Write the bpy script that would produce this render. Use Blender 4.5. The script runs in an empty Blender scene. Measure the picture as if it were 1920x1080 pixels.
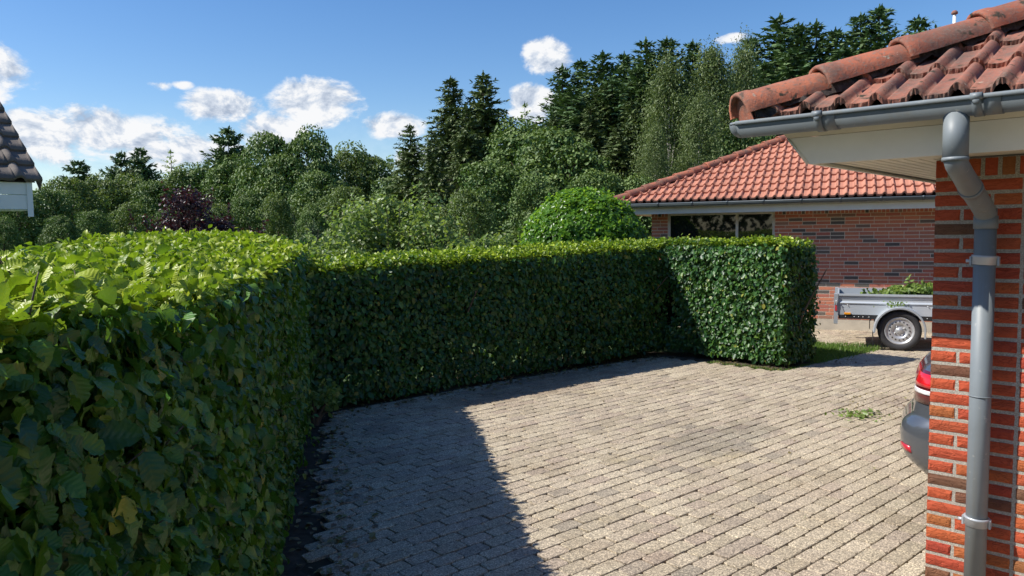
import bpy, bmesh, math, random
import numpy as np
from mathutils import Vector, Matrix

sc = bpy.context.scene
COL = sc.collection
R_ = math.radians
rng = np.random.default_rng(7)
random.seed(7)

# ------------------------------------------------------------------ camera
cam_d = bpy.data.cameras.new('camera')
cam_d.lens = 36 * 1430 / 1920
cam_d.sensor_width = 36
cam_d.clip_start = 0.05
cam_d.clip_end = 3000
cam = bpy.data.objects.new('camera', cam_d)
COL.objects.link(cam)
cam.matrix_world = Matrix.Translation((0, 0, 1.75)) @ Matrix.Rotation(R_(90 - 4.15), 4, 'X') @ Matrix.Rotation(R_(-0.75), 4, 'Z')
sc.camera = cam

# ------------------------------------------------------------------ light and exposure
SUN_EL, SUN_AZ = 46.0, 5.5          # the sun stands to the left, a little behind the camera
S = Vector((-math.cos(R_(SUN_AZ)) * math.cos(R_(SUN_EL)), -math.sin(R_(SUN_AZ)) * math.cos(R_(SUN_EL)), math.sin(R_(SUN_EL))))
sun_d = bpy.data.lights.new('sun', 'SUN')
sun_d.energy = 4.8
sun_d.angle = R_(0.5)
sun_d.color = (1.0, 0.955, 0.88)
sun = bpy.data.objects.new('sun', sun_d)
COL.objects.link(sun)
sun.rotation_euler = S.to_track_quat('Z', 'Y').to_euler()
sc.view_settings.view_transform = 'Standard'
sc.view_settings.look = 'None'
sc.view_settings.exposure = 0.52
sc.view_settings.gamma = 1
sc.view_settings.use_curve_mapping = False


class NT:
    """small node helper"""
    def __init__(self, nt):
        self.nt = nt
    def n(self, t, **k):
        nd = self.nt.nodes.new(t)
        for a, b in k.items():
            setattr(nd, a, b)
        return nd
    def l(self, a, b):
        self.nt.links.new(a, b)
    def put(self, sock, v):
        if v is None:
            return
        if hasattr(v, 'is_output'):
            self.l(v, sock)
        else:
            sock.default_value = v
    def m(self, op, a, b=None, c=None, clamp=False):
        nd = self.n('ShaderNodeMath', operation=op, use_clamp=clamp)
        self.put(nd.inputs[0], a); self.put(nd.inputs[1], b); self.put(nd.inputs[2], c)
        return nd.outputs[0]
    def vm(self, op, a, b=None):
        nd = self.n('ShaderNodeVectorMath', operation=op)
        self.put(nd.inputs[0], a); self.put(nd.inputs[1], b)
        return nd.outputs[0]
    def mix(self, f, a, b, blend='MIX'):
        nd = self.n('ShaderNodeMix', data_type='RGBA', blend_type=blend)
        self.put(nd.inputs[0], f)
        self.put(nd.inputs[6], a if hasattr(a, 'is_output') else (*a, 1)); self.put(nd.inputs[7], b if hasattr(b, 'is_output') else (*b, 1))
        return nd.outputs[2]
    def ramp(self, f, stops, interp='LINEAR'):
        nd = self.n('ShaderNodeValToRGB')
        cr = nd.color_ramp
        cr.interpolation = interp
        while len(cr.elements) < len(stops):
            cr.elements.new(0.5)
        for e, (p, c) in zip(cr.elements, stops):
            e.position = p
            e.color = (*c, 1)
        self.put(nd.inputs[0], f)
        return nd.outputs[0]
    def noise(self, vec, scale, detail=4, rough=0.5, dist=0.0):
        nd = self.n('ShaderNodeTexNoise')
        self.put(nd.inputs['Vector'], vec)
        nd.inputs['Scale'].default_value = scale
        nd.inputs['Detail'].default_value = detail
        nd.inputs['Roughness'].default_value = rough
        nd.inputs['Distortion'].default_value = dist
        return nd.outputs[0]
    def mr(self, v, a, b, c=0.0, d=1.0, smooth=False):
        nd = self.n('ShaderNodeMapRange')
        if smooth:
            nd.interpolation_type = 'SMOOTHSTEP'
        self.put(nd.inputs[0], v)
        for i, x in zip((1, 2, 3, 4), (a, b, c, d)):
            nd.inputs[i].default_value = x
        return nd.outputs[0]


# ------------------------------------------------------------------ sky
w = bpy.data.worlds.new('World')
sc.world = w
w.use_nodes = True
w.node_tree.nodes.clear()
N = NT(w.node_tree)
skyn = N.n('ShaderNodeTexSky', sky_type='NISHITA')
skyn.sun_disc = False
skyn.sun_elevation = R_(SUN_EL)
skyn.sun_rotation = math.atan2(S.x, S.y)
skyn.air_density = 1.0
skyn.dust_density = 0.35
skyn.ozone_density = 2.2
SKY_STR = 0.105
tc = N.n('ShaderNodeTexCoord')
dirv = N.vm('NORMALIZE', tc.outputs['Generated'])
sep = N.n('ShaderNodeSeparateXYZ'); N.l(dirv, sep.inputs[0])
az = N.m('ARCTAN2', sep.outputs[0], sep.outputs[1])
el = N.m('ARCSINE', sep.outputs[2])
BLOBS = [(-0.60, .175, .060, .040, 1.0), (0.047, .221, .042, .030, .9), (0.030, .163, .032, .028, 1.3), (-0.151, .137, .042, .020, 1.1),
         (-0.245, .165, .062, .032, 1.1), (-.30, .128, .045, .030, .95), (-.47, .120, .085, .034, 1.0), (-.355, .155, .060, .026, .8),
         (-.545, .118, .055, .034, 1.0), (-.60, .095, .12, .030, .8), (-.40, .10, .10, .03, .85), (.285, .232, .04, .010, .45), (-.423, .176, .022, .010, .5),
         (-.56, .31, .06, .012, .5), (-.12, .10, .05, .02, .7), (-.40, .178, .018, .008, .5),
         (1.3, .22, .25, .07, 1.1), (2.2, .3, .3, .1, 1.1), (-1.2, .25, .22, .08, 1.1), (-2.1, .2, .3, .08, 1.1), (3.0, .25, .25, .07, 1.0), (.75, .14, .15, .03, .9)]
best = None
for a0, e0, ra, re, st in BLOBS:
    ra *= .98; re *= .92
    dx = N.m('DIVIDE', N.m('SUBTRACT', az, a0), ra)
    dy = N.m('DIVIDE', N.m('SUBTRACT', el, e0), re)
    rr = N.m('ADD', N.m('MULTIPLY', dx, dx), N.m('MULTIPLY', dy, dy))
    v = N.m('SUBTRACT', st, rr)
    best = v if best is None else N.m('MAXIMUM', best, v)
cv = N.n('ShaderNodeCombineXYZ')
N.l(az, cv.inputs[0]); N.l(N.m('MULTIPLY', el, 1.5), cv.inputs[1])
n1 = N.noise(cv.outputs[0], 17, 10, 0.62, 0.3)
cv2 = N.vm('ADD', cv.outputs[0], (-0.008, 0.014, 0))
n2 = N.noise(cv2, 17, 10, 0.62, 0.3)
dens = N.m('ADD', N.m('MULTIPLY', N.m('MAXIMUM', best, -1.1), 1.35), N.m('MULTIPLY', N.m('SUBTRACT', n1, 0.5), 4.2))
alpha = N.mr(dens, -0.05, 0.85, 0, 1, True)
low = N.mr(el, 0.17, 0.02, 0.0, 0.30, True)     # thin white veil low in the sky
alpha = N.m('MAXIMUM', alpha, N.m('MULTIPLY', low, N.mr(n1, .35, .65, .5, 1)))
lit = N.m('MULTIPLY_ADD', N.m('SUBTRACT', n1, n2), 4.6, 0.62, clamp=True)
ccol = N.ramp(lit, [(0.0, (.42, .50, .64)), (.45, (.68, .75, .86)), (.8, (.97, .98, 1.0))])
bgs = N.n('ShaderNodeBackground'); bgs.inputs[1].default_value = SKY_STR
hs = N.n('ShaderNodeHueSaturation'); hs.inputs['Saturation'].default_value = 1.29; hs.inputs['Hue'].default_value = .507
N.l(skyn.outputs[0], hs.inputs['Color']); N.l(hs.outputs[0], bgs.inputs[0])
bgc = N.n('ShaderNodeBackground'); bgc.inputs[1].default_value = 0.68
N.l(ccol, bgc.inputs[0])
mx = N.n('ShaderNodeMixShader')
N.l(alpha, mx.inputs[0]); N.l(bgs.outputs[0], mx.inputs[1]); N.l(bgc.outputs[0], mx.inputs[2])
wo = N.n('ShaderNodeOutputWorld'); N.l(mx.outputs[0], wo.inputs[0])

# ------------------------------------------------------------------ object helpers
def tag(o, label=None, cat=None, group=None, kind=None):
    for k, v in (('label', label), ('category', cat), ('group', group), ('kind', kind)):
        if v:
            o[k] = v
    return o

def empty(name, loc=(0, 0, 0), rz=0.0, label=None, cat=None, group=None):
    o = bpy.data.objects.new(name, None)
    o.empty_display_size = 0.2
    COL.objects.link(o)
    o.location = loc
    o.rotation_euler = (0, 0, rz)
    return tag(o, label, cat, group)

def link(name, me, parent=None, mat4=None, kind=None):
    o = bpy.data.objects.new(name, me)
    COL.objects.link(o)
    if parent is not None:
        o.parent = parent
    if mat4 is not None:
        o.matrix_local = mat4
    if kind:
        o['kind'] = kind
    return o

def fast_mesh(name, V, F, mat=None, attrs=None, smooth=False):
    """V (n,3), F (m,k) with one k"""
    V = np.asarray(V, np.float32); F = np.asarray(F, np.int32)
    me = bpy.data.meshes.new(name)
    m, k = F.shape
    me.vertices.add(len(V)); me.vertices.foreach_set('co', V.ravel())
    me.loops.add(m * k); me.loops.foreach_set('vertex_index', F.ravel())
    me.polygons.add(m); me.polygons.foreach_set('loop_start', np.arange(0, m * k, k, dtype=np.int32))
    me.polygons.foreach_set('use_smooth', np.full(m, bool(smooth)))
    for an, av in (attrs or {}).items():
        at = me.attributes.new(an, 'FLOAT', 'POINT')
        at.data.foreach_set('value', np.asarray(av, np.float32))
    me.update(calc_edges=True)
    if mat:
        me.materials.append(mat)
    return me

class MB:
    """collects shapes for one mesh"""
    def __init__(s):
        s.v = []; s.f = []; s.mi = []; s.cur = 0; s.sm = []
    def add(s, vs, fs, smooth=False):
        b = len(s.v)
        s.v += [tuple(v) for v in vs]
        s.f += [tuple(i + b for i in f) for f in fs]
        s.mi += [s.cur] * len(fs); s.sm += [smooth] * len(fs)
        return s
    def box(s, lo, hi, M=None, bev=0.0):
        x0, y0, z0 = lo; x1, y1, z1 = hi
        if bev > 0:
            b = bev
            vs = []
            for (z, d) in ((z0, b), (z0 + b, 0), (z1 - b, 0), (z1, b)):
                for (sx, sy) in ((0, 0), (1, 0), (1, 1), (0, 1)):
                    cx = (x0 + d if not sx else x1 - d); cy = (y0 + d if not sy else y1 - d)
                    vs.append((cx, cy, z))
            fs = [(3, 2, 1, 0), (12, 13, 14, 15)]
            for k in range(3):
                for i in range(4):
                    j = (i + 1) % 4
                    fs.append((4 * k + i, 4 * k + j, 4 * k + 4 + j, 4 * k + 4 + i))
        else:
            vs = [(x, y, z) for z in (z0, z1) for (x, y) in ((x0, y0), (x1, y0), (x1, y1), (x0, y1))]
            fs = [(3, 2, 1, 0), (4, 5, 6, 7), (0, 1, 5, 4), (1, 2, 6, 5), (2, 3, 7, 6), (3, 0, 4, 7)]
        if M is not None:
            vs = [M @ Vector(v) for v in vs]
        return s.add(vs, fs)
    def tube(s, pts, rad, n=12, caps=True, a0=0.0, smooth=True):
        pts = [Vector(p) for p in pts]
        if not hasattr(rad, '__len__'):
            rad = [rad] * len(pts)
        vs = []; fs = []
        up = None
        for i, p in enumerate(pts):
            t = (pts[min(i + 1, len(pts) - 1)] - pts[max(i - 1, 0)]).normalized()
            if up is None:
                up = Vector((0, 0, 1)) if abs(t.z) < .9 else Vector((1, 0, 0))
            x = up.cross(t).normalized(); y = t.cross(x); up = y
            for k in range(n):
                a = a0 + 2 * math.pi * k / n
                vs.append(p + (x * math.cos(a) + y * math.sin(a)) * rad[i])
        for i in range(len(pts) - 1):
            for k in range(n):
                k2 = (k + 1) % n
                fs.append((i * n + k, i * n + k2, i * n + n + k2, i * n + n + k))
        s.add(vs, fs, smooth)
        if caps:
            b = len(s.v) - len(vs)
            s.f.append(tuple(b + k for k in reversed(range(n)))); s.f.append(tuple(b + (len(pts) - 1) * n + k for k in range(n)))
            s.mi += [s.cur] * 2; s.sm += [False] * 2
        return s
    def lathe(s, prof, M, n=32, smooth=True):
        """prof [(r, h)], axis = local z of M"""
        vs = []; fs = []
        for r, h in prof:
            for k in range(n):
                a = 2 * math.pi * k / n
                vs.append(M @ Vector((r * math.cos(a), r * math.sin(a), h)))
        for i in range(len(prof) - 1):
            for k in range(n):
                k2 = (k + 1) % n
                fs.append((i * n + k, i * n + k2, i * n + n + k2, i * n + n + k))
        return s.add(vs, fs, smooth)
    def extrude(s, poly, x0, x1, M=None, caps=True, smooth=False):
        """poly of (y, z) swept along x"""
        n = len(poly)
        vs = [(x0, y, z) for y, z in poly] + [(x1, y, z) for y, z in poly]
        fs = [(i, (i + 1) % n, n + (i + 1) % n, n + i) for i in range(n)]
        if M is not None:
            vs = [M @ Vector(v) for v in vs]
        s.add(vs, fs, smooth)
        if caps:
            b = len(s.v) - 2 * n
            s.f.append(tuple(b + i for i in reversed(range(n)))); s.f.append(tuple(b + n + i for i in range(n)))
            s.mi += [s.cur] * 2; s.sm += [False] * 2
        return s
    def mesh(s, name, mats):
        me = bpy.data.meshes.new(name)
        me.from_pydata([tuple(v) for v in s.v], [], s.f)
        mats = mats if isinstance(mats, (list, tuple)) else [mats]
        for m in mats:
            me.materials.append(m)
        me.polygons.foreach_set('material_index', s.mi)
        me.polygons.foreach_set('use_smooth', s.sm)
        bm = bmesh.new(); bm.from_mesh(me); bmesh.ops.recalc_face_normals(bm, faces=bm.faces); bm.to_mesh(me); bm.free()
        me.update()
        return me
    def build(s, name, mats, parent=None, mat4=None, kind=None):
        return link(name, s.mesh(name, mats), parent, mat4, kind)

# ------------------------------------------------------------------ materials
def new_mat(name):
    m = bpy.data.materials.new(name)
    m.use_nodes = True
    m.node_tree.nodes.clear()
    T = NT(m.node_tree)
    out = T.n('ShaderNodeOutputMaterial')
    b = T.n('ShaderNodeBsdfPrincipled')
    T.l(b.outputs[0], out.inputs[0])
    return m, T, b, out

def setc(T, b, c):
    T.put(b.inputs['Base Color'], c if hasattr(c, 'is_output') else (*c, 1))

def bump(T, b, h, strength=0.3, dist=0.01):
    nd = T.n('ShaderNodeBump')
    nd.inputs['Strength'].default_value = strength
    nd.inputs['Distance'].default_value = dist
    T.put(nd.inputs['Height'], h)
    T.l(nd.outputs[0], b.inputs['Normal'])

def rnd_val(T):
    at = T.n('ShaderNodeAttribute', attribute_name='rnd')
    oi = T.n('ShaderNodeObjectInfo')
    return T.m('FRACT', T.m('ADD', at.outputs['Fac'], oi.outputs['Random']))

def objc(T):
    return T.n('ShaderNodeTexCoord').outputs['Object']

def posn(T):
    return T.n('ShaderNodeNewGeometry').outputs['Position']

def simple(name, c, rough=0.6, metal=0.0, var=0.12, scale=6.0, bmp=0.0, spec=0.5):
    m, T, b, o = new_mat(name)
    v = posn(T)
    nz = T.noise(v, scale, 5, 0.6)
    col = T.mix(T.mr(nz, .3, .7, 0, 1), [x * (1 - var) for x in c], [min(1, x * (1 + var)) for x in c])
    setc(T, b, col)
    b.inputs['Roughness'].default_value = rough
    b.inputs['Metallic'].default_value = metal
    b.inputs['Specular IOR Level'].default_value = spec
    if bmp:
        bump(T, b, T.noise(v, scale * 12, 4), bmp, 0.004)
    return m

def leaf_mat(name, ramp, young, trans=(.30, .46, .05), tw=0.42, rough=0.42, spec=0.45, vein=False):
    m, T, b, o = new_mat(name)
    r = rnd_val(T)
    base = T.ramp(r, ramp)
    at = T.n('ShaderNodeAttribute', attribute_name='tint')
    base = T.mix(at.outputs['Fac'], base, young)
    nz = T.noise(posn(T), 0.9, 3)
    base = T.mix(0.55, base, T.ramp(nz, [(.3, (.55, .6, .6)), (.7, (1.35, 1.3, 1.2))]), 'MULTIPLY')
    setc(T, b, base)
    b.inputs['Roughness'].default_value = rough
    b.inputs['Specular IOR Level'].default_value = spec
    tr = T.n('ShaderNodeBsdfTranslucent')
    tcol = T.mix(at.outputs['Fac'], trans, (min(1, trans[0] * 1.9), min(1, trans[1] * 1.45), trans[2]))
    tcol = T.mix(0.5, tcol, T.mix(r, (.6, .7, .6), (1.3, 1.2, 1.0)), 'MULTIPLY')
    T.l(tcol, tr.inputs[0])
    ms = T.n('ShaderNodeMixShader'); ms.inputs[0].default_value = tw
    T.l(b.outputs[0], ms.inputs[1]); T.l(tr.outputs[0], ms.inputs[2]); T.l(ms.outputs[0], o.inputs[0])
    if vein:
        ve = T.n('ShaderNodeAttribute', attribute_name='vein').outputs['Fac']
        lt = T.n('ShaderNodeAttribute', attribute_name='lt').outputs['Fac']
        wv = T.m('SINE', T.m('MULTIPLY', T.m('SUBTRACT', lt, T.m('MULTIPLY', ve, .16)), 44.0))
        mid = T.mr(ve, 0, .12, 1, 0)
        side = T.mr(wv, .80, 1.0, 0, .6)
        line = T.m('MAXIMUM', mid, side)
        bc = b.inputs['Base Color'].links[0].from_socket
        T.l(T.mix(T.m('MULTIPLY', line, .16), bc, (.20, .27, .09)), b.inputs['Base Color'])
        bump(T, b, T.m('ADD', T.m('MULTIPLY', wv, .22), T.noise(posn(T), 70, 3)), .42, .004)
    return m

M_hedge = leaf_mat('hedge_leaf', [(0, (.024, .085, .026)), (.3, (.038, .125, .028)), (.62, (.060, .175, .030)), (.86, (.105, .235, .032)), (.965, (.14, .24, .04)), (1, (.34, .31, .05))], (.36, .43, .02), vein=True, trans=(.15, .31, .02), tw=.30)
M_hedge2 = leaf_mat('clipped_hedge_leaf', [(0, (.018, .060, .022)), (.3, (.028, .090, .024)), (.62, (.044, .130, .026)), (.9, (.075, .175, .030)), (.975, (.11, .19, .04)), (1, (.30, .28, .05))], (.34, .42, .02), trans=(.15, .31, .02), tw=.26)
M_laurel = leaf_mat('laurel_leaf', [(0, (.035, .10, .015)), (.5, (.06, .16, .02)), (1, (.10, .22, .03))], (.16, .32, .03), trans=(.2, .4, .04), rough=.34)
M_bush = leaf_mat('garden_bush_leaf', [(0, (.11, .18, .05)), (.5, (.19, .27, .09)), (.85, (.28, .34, .17)), (1, (.38, .35, .22))], (.22, .33, .07), trans=(.2, .32, .06))
M_purple = leaf_mat('purple_leaf', [(0, (.020, .010, .014)), (.6, (.045, .020, .028)), (1, (.10, .05, .06))], (.06, .04, .035), trans=(.07, .015, .025), tw=.2, rough=.36)
M_oak = leaf_mat('oak_leaf', [(0, (.036, .088, .022)), (.5, (.070, .142, .030)), (1, (.118, .20, .042))], (.15, .21, .045), trans=(.10, .2, .03), tw=.16, rough=.6)
M_lime = leaf_mat('light_broadleaf', [(0, (.055, .105, .026)), (.5, (.095, .160, .036)), (1, (.145, .21, .05))], (.12, .17, .04), trans=(.13, .22, .04), tw=.28, rough=.55)
M_birch = leaf_mat('birch_leaf', [(0, (.085, .130, .040)), (.5, (.130, .185, .058)), (1, (.18, .235, .08))], (.14, .18, .06), trans=(.13, .2, .05), tw=.3, rough=.5)
M_fir = leaf_mat('fir_needles', [(0, (.040, .092, .046)), (.5, (.072, .142, .058)), (1, (.12, .195, .065))], (.10, .15, .04), trans=(.04, .09, .02), tw=.12, rough=.6)
M_spruce = leaf_mat('spruce_needles', [(0, (.044, .086, .032)), (.5, (.082, .138, .044)), (1, (.14, .19, .06))], (.12, .15, .045), trans=(.05, .09, .02), tw=.12, rough=.6)
M_grass = leaf_mat('grass_blade', [(0, (.05, .11, .02)), (.6, (.09, .17, .03)), (1, (.16, .22, .05))], (.16, .26, .05), trans=(.2, .35, .05), tw=.35)
M_cut = leaf_mat('cut_leaf', [(0, (.08, .14, .03)), (.6, (.15, .24, .05)), (1, (.28, .33, .12))], (.25, .34, .08), trans=(.25, .4, .08), tw=.35)
M_dry = leaf_mat('dry_leaf', [(0, (.09, .05, .02)), (.6, (.18, .11, .05)), (1, (.3, .24, .12))], (.2, .22, .05), trans=(.2, .15, .05), tw=.2)
M_bark = simple('bark', (.09, .07, .05), .9, var=.4, scale=9, bmp=.6)
M_birchbark = simple('birch_bark', (.50, .48, .43), .8, var=.35, scale=4, bmp=.3)
M_core = simple('core_light_block', (.020, .024, .010), 1.0, var=.5, scale=30, spec=.1)  # near-black, for the solid cores added inside the foliage to block light
M_soil = simple('soil', (.070, .056, .042), 1.0, var=.45, scale=14, bmp=1.0, spec=.1)
M_gutter = simple('gutter_grey_plastic', (.175, .200, .215), .5, var=.10, scale=5)
M_gutter2 = simple('gutter_dark_grey', (.085, .105, .12), .42, var=.08, scale=3)
M_white = simple('white_painted_board', (.80, .81, .78), .55, var=.05, scale=5)
M_cream = simple('cream_board', (.74, .70, .57), .6, var=.06, scale=5)
M_joint = simple('board_gap', (.16, .14, .11), .9)
M_metal = simple('galvanised_metal', (.42, .45, .48), .42, metal=.35, var=.08, scale=8)
M_panel = simple('trailer_panel', (.50, .54, .58), .38, metal=.25, var=.04, scale=3)
M_black = simple('black_steel', (.018, .018, .02), .5)
M_tyre = simple('tyre_rubber', (.030, .030, .033), .75, var=.2, scale=20, bmp=.2)
M_rim = simple('silver_rim', (.55, .56, .58), .35, metal=.5)
M_bolt = simple('zinc_bolt', (.55, .55, .55), .4, metal=.6)
M_plinth = simple('concrete_plinth', (.46, .41, .33), .9, var=.16, scale=3, bmp=.4)
M_frame = simple('window_frame_paint', (.62, .60, .54), .5)

def gutter_streaks(m):
    T = NT(m.node_tree)
    b = [n for n in m.node_tree.nodes if n.type == 'BSDF_PRINCIPLED'][0]
    src = b.inputs['Base Color'].links[0].from_socket
    mp = T.n('ShaderNodeMapping'); mp.inputs['Scale'].default_value = (26, 26, 1.2)
    T.l(posn(T), mp.inputs[0])
    nz = T.noise(mp.outputs[0], 1.0, 5, .65)
    c = T.mix(T.mr(nz, .5, .75, 0, .5), src, (.17, .165, .14))
    nz2 = T.noise(posn(T), 40, 3)
    c = T.mix(T.mr(nz2, .68, .74, 0, .45), c, (.38, .38, .35))
    T.l(c, b.inputs['Base Color'])
gutter_streaks(M_gutter)

def mat_lampred(name, c, rough=.15, tr=0.0):
    m, T, b, o = new_mat(name)
    lines = T.m('SINE', T.m('MULTIPLY', T.n('ShaderNodeSeparateXYZ').outputs[2], 1.0))
    nz = T.noise(posn(T), 25, 3)
    setc(T, b, T.mix(T.mr(nz, .35, .65), [x * .7 for x in c], c))
    b.inputs['Roughness'].default_value = rough
    b.inputs['Coat Weight'].default_value = .6
    return m
M_red = mat_lampred('red_lens', (.62, .012, .018))
M_darkred = mat_lampred('dark_red_lens', (.11, .006, .010))
M_clear = mat_lampred('clear_lens', (.80, .76, .76))
M_amber = mat_lampred('amber_lens', (.85, .33, .01), .3)
M_redrefl = mat_lampred('red_reflector', (.60, .02, .04), .3)

def mat_carpaint():
    m, T, b, o = new_mat('grey_metallic_car_paint')
    nz = T.noise(posn(T), 900, 2)
    setc(T, b, T.mix(nz, (.085, .095, .108), (.14, .152, .170)))
    b.inputs['Metallic'].default_value = .55
    b.inputs['Roughness'].default_value = .34
    b.inputs['Coat Weight'].default_value = 1.0
    b.inputs['Coat Roughness'].default_value = .04
    return m
M_car = mat_carpaint()

def mat_glass(name, c=(.012, .015, .016)):
    m, T, b, o = new_mat(name)
    setc(T, b, c)
    b.inputs['Roughness'].default_value = .02
    b.inputs['Specular IOR Level'].default_value = .8
    nz = T.noise(posn(T), .8, 2)
    bump(T, b, nz, .02, .02)
    return m
M_glass = mat_glass('dark_window_glass')

def mat_brick(name, near=True):
    m, T, b, o = new_mat(name)
    r = rnd_val(T)
    if near:
        base = T.ramp(r, [(0, (.44, .078, .034)), (.30, (.50, .092, .036)), (.50, (.38, .058, .032)), (.72, (.46, .105, .036)), (.84, (.38, .125, .040)), (.90, (.28, .11, .045)), (.95, (.16, .075, .045)), (1, (.22, .07, .04))])
    else:
        base = T.ramp(r, [(0, (.48, .155, .095)), (.3, (.55, .20, .115)), (.55, (.42, .135, .10)), (.72, (.48, .18, .11)), (.80, (.33, .17, .12)), (.87, (.16, .125, .105)), (1, (.095, .085, .078))])
    v = posn(T)
    mp = T.n('ShaderNodeMapping'); mp.inputs['Scale'].default_value = (1, 1, 3.0); mp.inputs['Rotation'].default_value = (0, .35, .2)
    T.l(v, mp.inputs[0])
    crease = T.n('ShaderNodeTexNoise'); T.l(mp.outputs[0], crease.inputs['Vector'])
    crease.inputs['Scale'].default_value = 13 if near else 20
    crease.inputs['Detail'].default_value = 3
    crease.inputs['Distortion'].default_value = 1.6
    fold = T.m('ABSOLUTE', T.m('SUBTRACT', crease.outputs[0], .5))
    fold = T.mr(fold, 0, .045, 0, 1)
    fine = T.noise(v, 260, 3, .7)
    col = T.mix(T.mr(T.noise(v, 45, 4, .6), .3, .7, 0, .38), base, T.mix(1.0, base, (.72, .62, .62), 'MULTIPLY'))
    col = T.mix(T.mr(T.noise(v, 5.0, 2), .35, .7, 0, .28), col, T.mix(1.0, base, (.95, 1.35, 1.3), 'MULTIPLY'))
    setc(T, b, col)
    b.inputs['Roughness'].default_value = .82
    b.inputs['Specular IOR Level'].default_value = .3
    h = T.m('ADD', T.m('MULTIPLY', fold, .6), T.m('MULTIPLY', fine, .35))
    bump(T, b, h, .8 if near else .12, .006 if near else .003)
    return m
M_brick = mat_brick('near_brick', True)
M_brick2 = mat_brick('neighbour_brick', False)

def mat_mortar(name, c):
    m, T, b, o = new_mat(name)
    v = posn(T)
    vo = T.n('ShaderNodeTexVoronoi'); T.l(v, vo.inputs['Vector']); vo.inputs['Scale'].default_value = 330
    sp = T.n('ShaderNodeSeparateColor'); T.l(vo.outputs['Color'], sp.inputs[0])
    col = T.mix(T.mr(sp.outputs[0], .25, .95, 0, 1), [x * .62 for x in c], [min(1, x * 1.22) for x in c])
    col = T.mix(T.mr(T.noise(v, 5, 4), .45, .75, 0, .45), col, [x * .7 for x in c])
    setc(T, b, col); b.inputs['Roughness'].default_value = .95
    bump(T, b, T.noise(v, 300, 3), .7, .003)
    return m
M_mortar = mat_mortar('pale_mortar', (.44, .405, .34))
M_brickplain = simple('far_red_brick', (.24, .075, .05), .9, var=.3, scale=12)
M_mortar2 = mat_mortar('neighbour_mortar', (.74, .66, .54))

def mat_tile(name, ramp, moss=.5, fine=1.0):
    m, T, b, o = new_mat(name)
    r = rnd_val(T)
    base = T.ramp(r, ramp)
    v = posn(T)
    n1_ = T.noise(v, 7, 6, .7)
    n2_ = T.noise(v, 70, 4, .7)
    col = T.mix(T.mr(n1_, .42, .68, 0, moss), base, (.12, .085, .07))
    col = T.mix(T.mr(n2_, .52, .62, 0, moss * .7), col, (.20, .16, .13))
    n3_ = T.noise(v, 24, 3, .5)
    col = T.mix(T.mr(n3_, .70, .76, 0, moss * 1.0), col, (.42, .38, .30))
    n4_ = T.noise(v, 15, 3, .6)
    col = T.mix(T.mr(n4_, .60, .68, 0, min(1, moss * 1.1)), col, (.045, .042, .028))
    n5_ = T.noise(v, 3.2, 5, .7)
    col = T.mix(T.mr(n5_, .46, .66, 0, moss * .6), col, (.16, .10, .08))
    setc(T, b, col)
    b.inputs['Roughness'].default_value = .85
    b.inputs['Specular IOR Level'].default_value = .3
    bump(T, b, T.m('ADD', n2_, T.m('MULTIPLY', T.noise(v, 260, 3), .5)), .55 * fine, .006)
    return m
M_tile = mat_tile('weathered_clay_tile', [(0, (.34, .125, .085)), (.5, (.38, .150, .10)), (1, (.27, .105, .075))], .95)
M_hip = mat_tile('weathered_ridge_tile', [(0, (.42, .125, .068)), (.5, (.50, .16, .085)), (1, (.36, .11, .065))], .9)
M_tile2 = mat_tile('orange_concrete_tile', [(0, (.40, .165, .11)), (.5, (.49, .21, .14)), (1, (.44, .185, .125))], .13, .5)
M_tile3 = mat_tile('grey_brown_tile', [(0, (.14, .12, .105)), (1, (.19, .165, .145))], .2)
M_bed = simple('ridge_bedding', (.05, .04, .035), 1.0, var=.7, scale=40, bmp=1.0)

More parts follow.
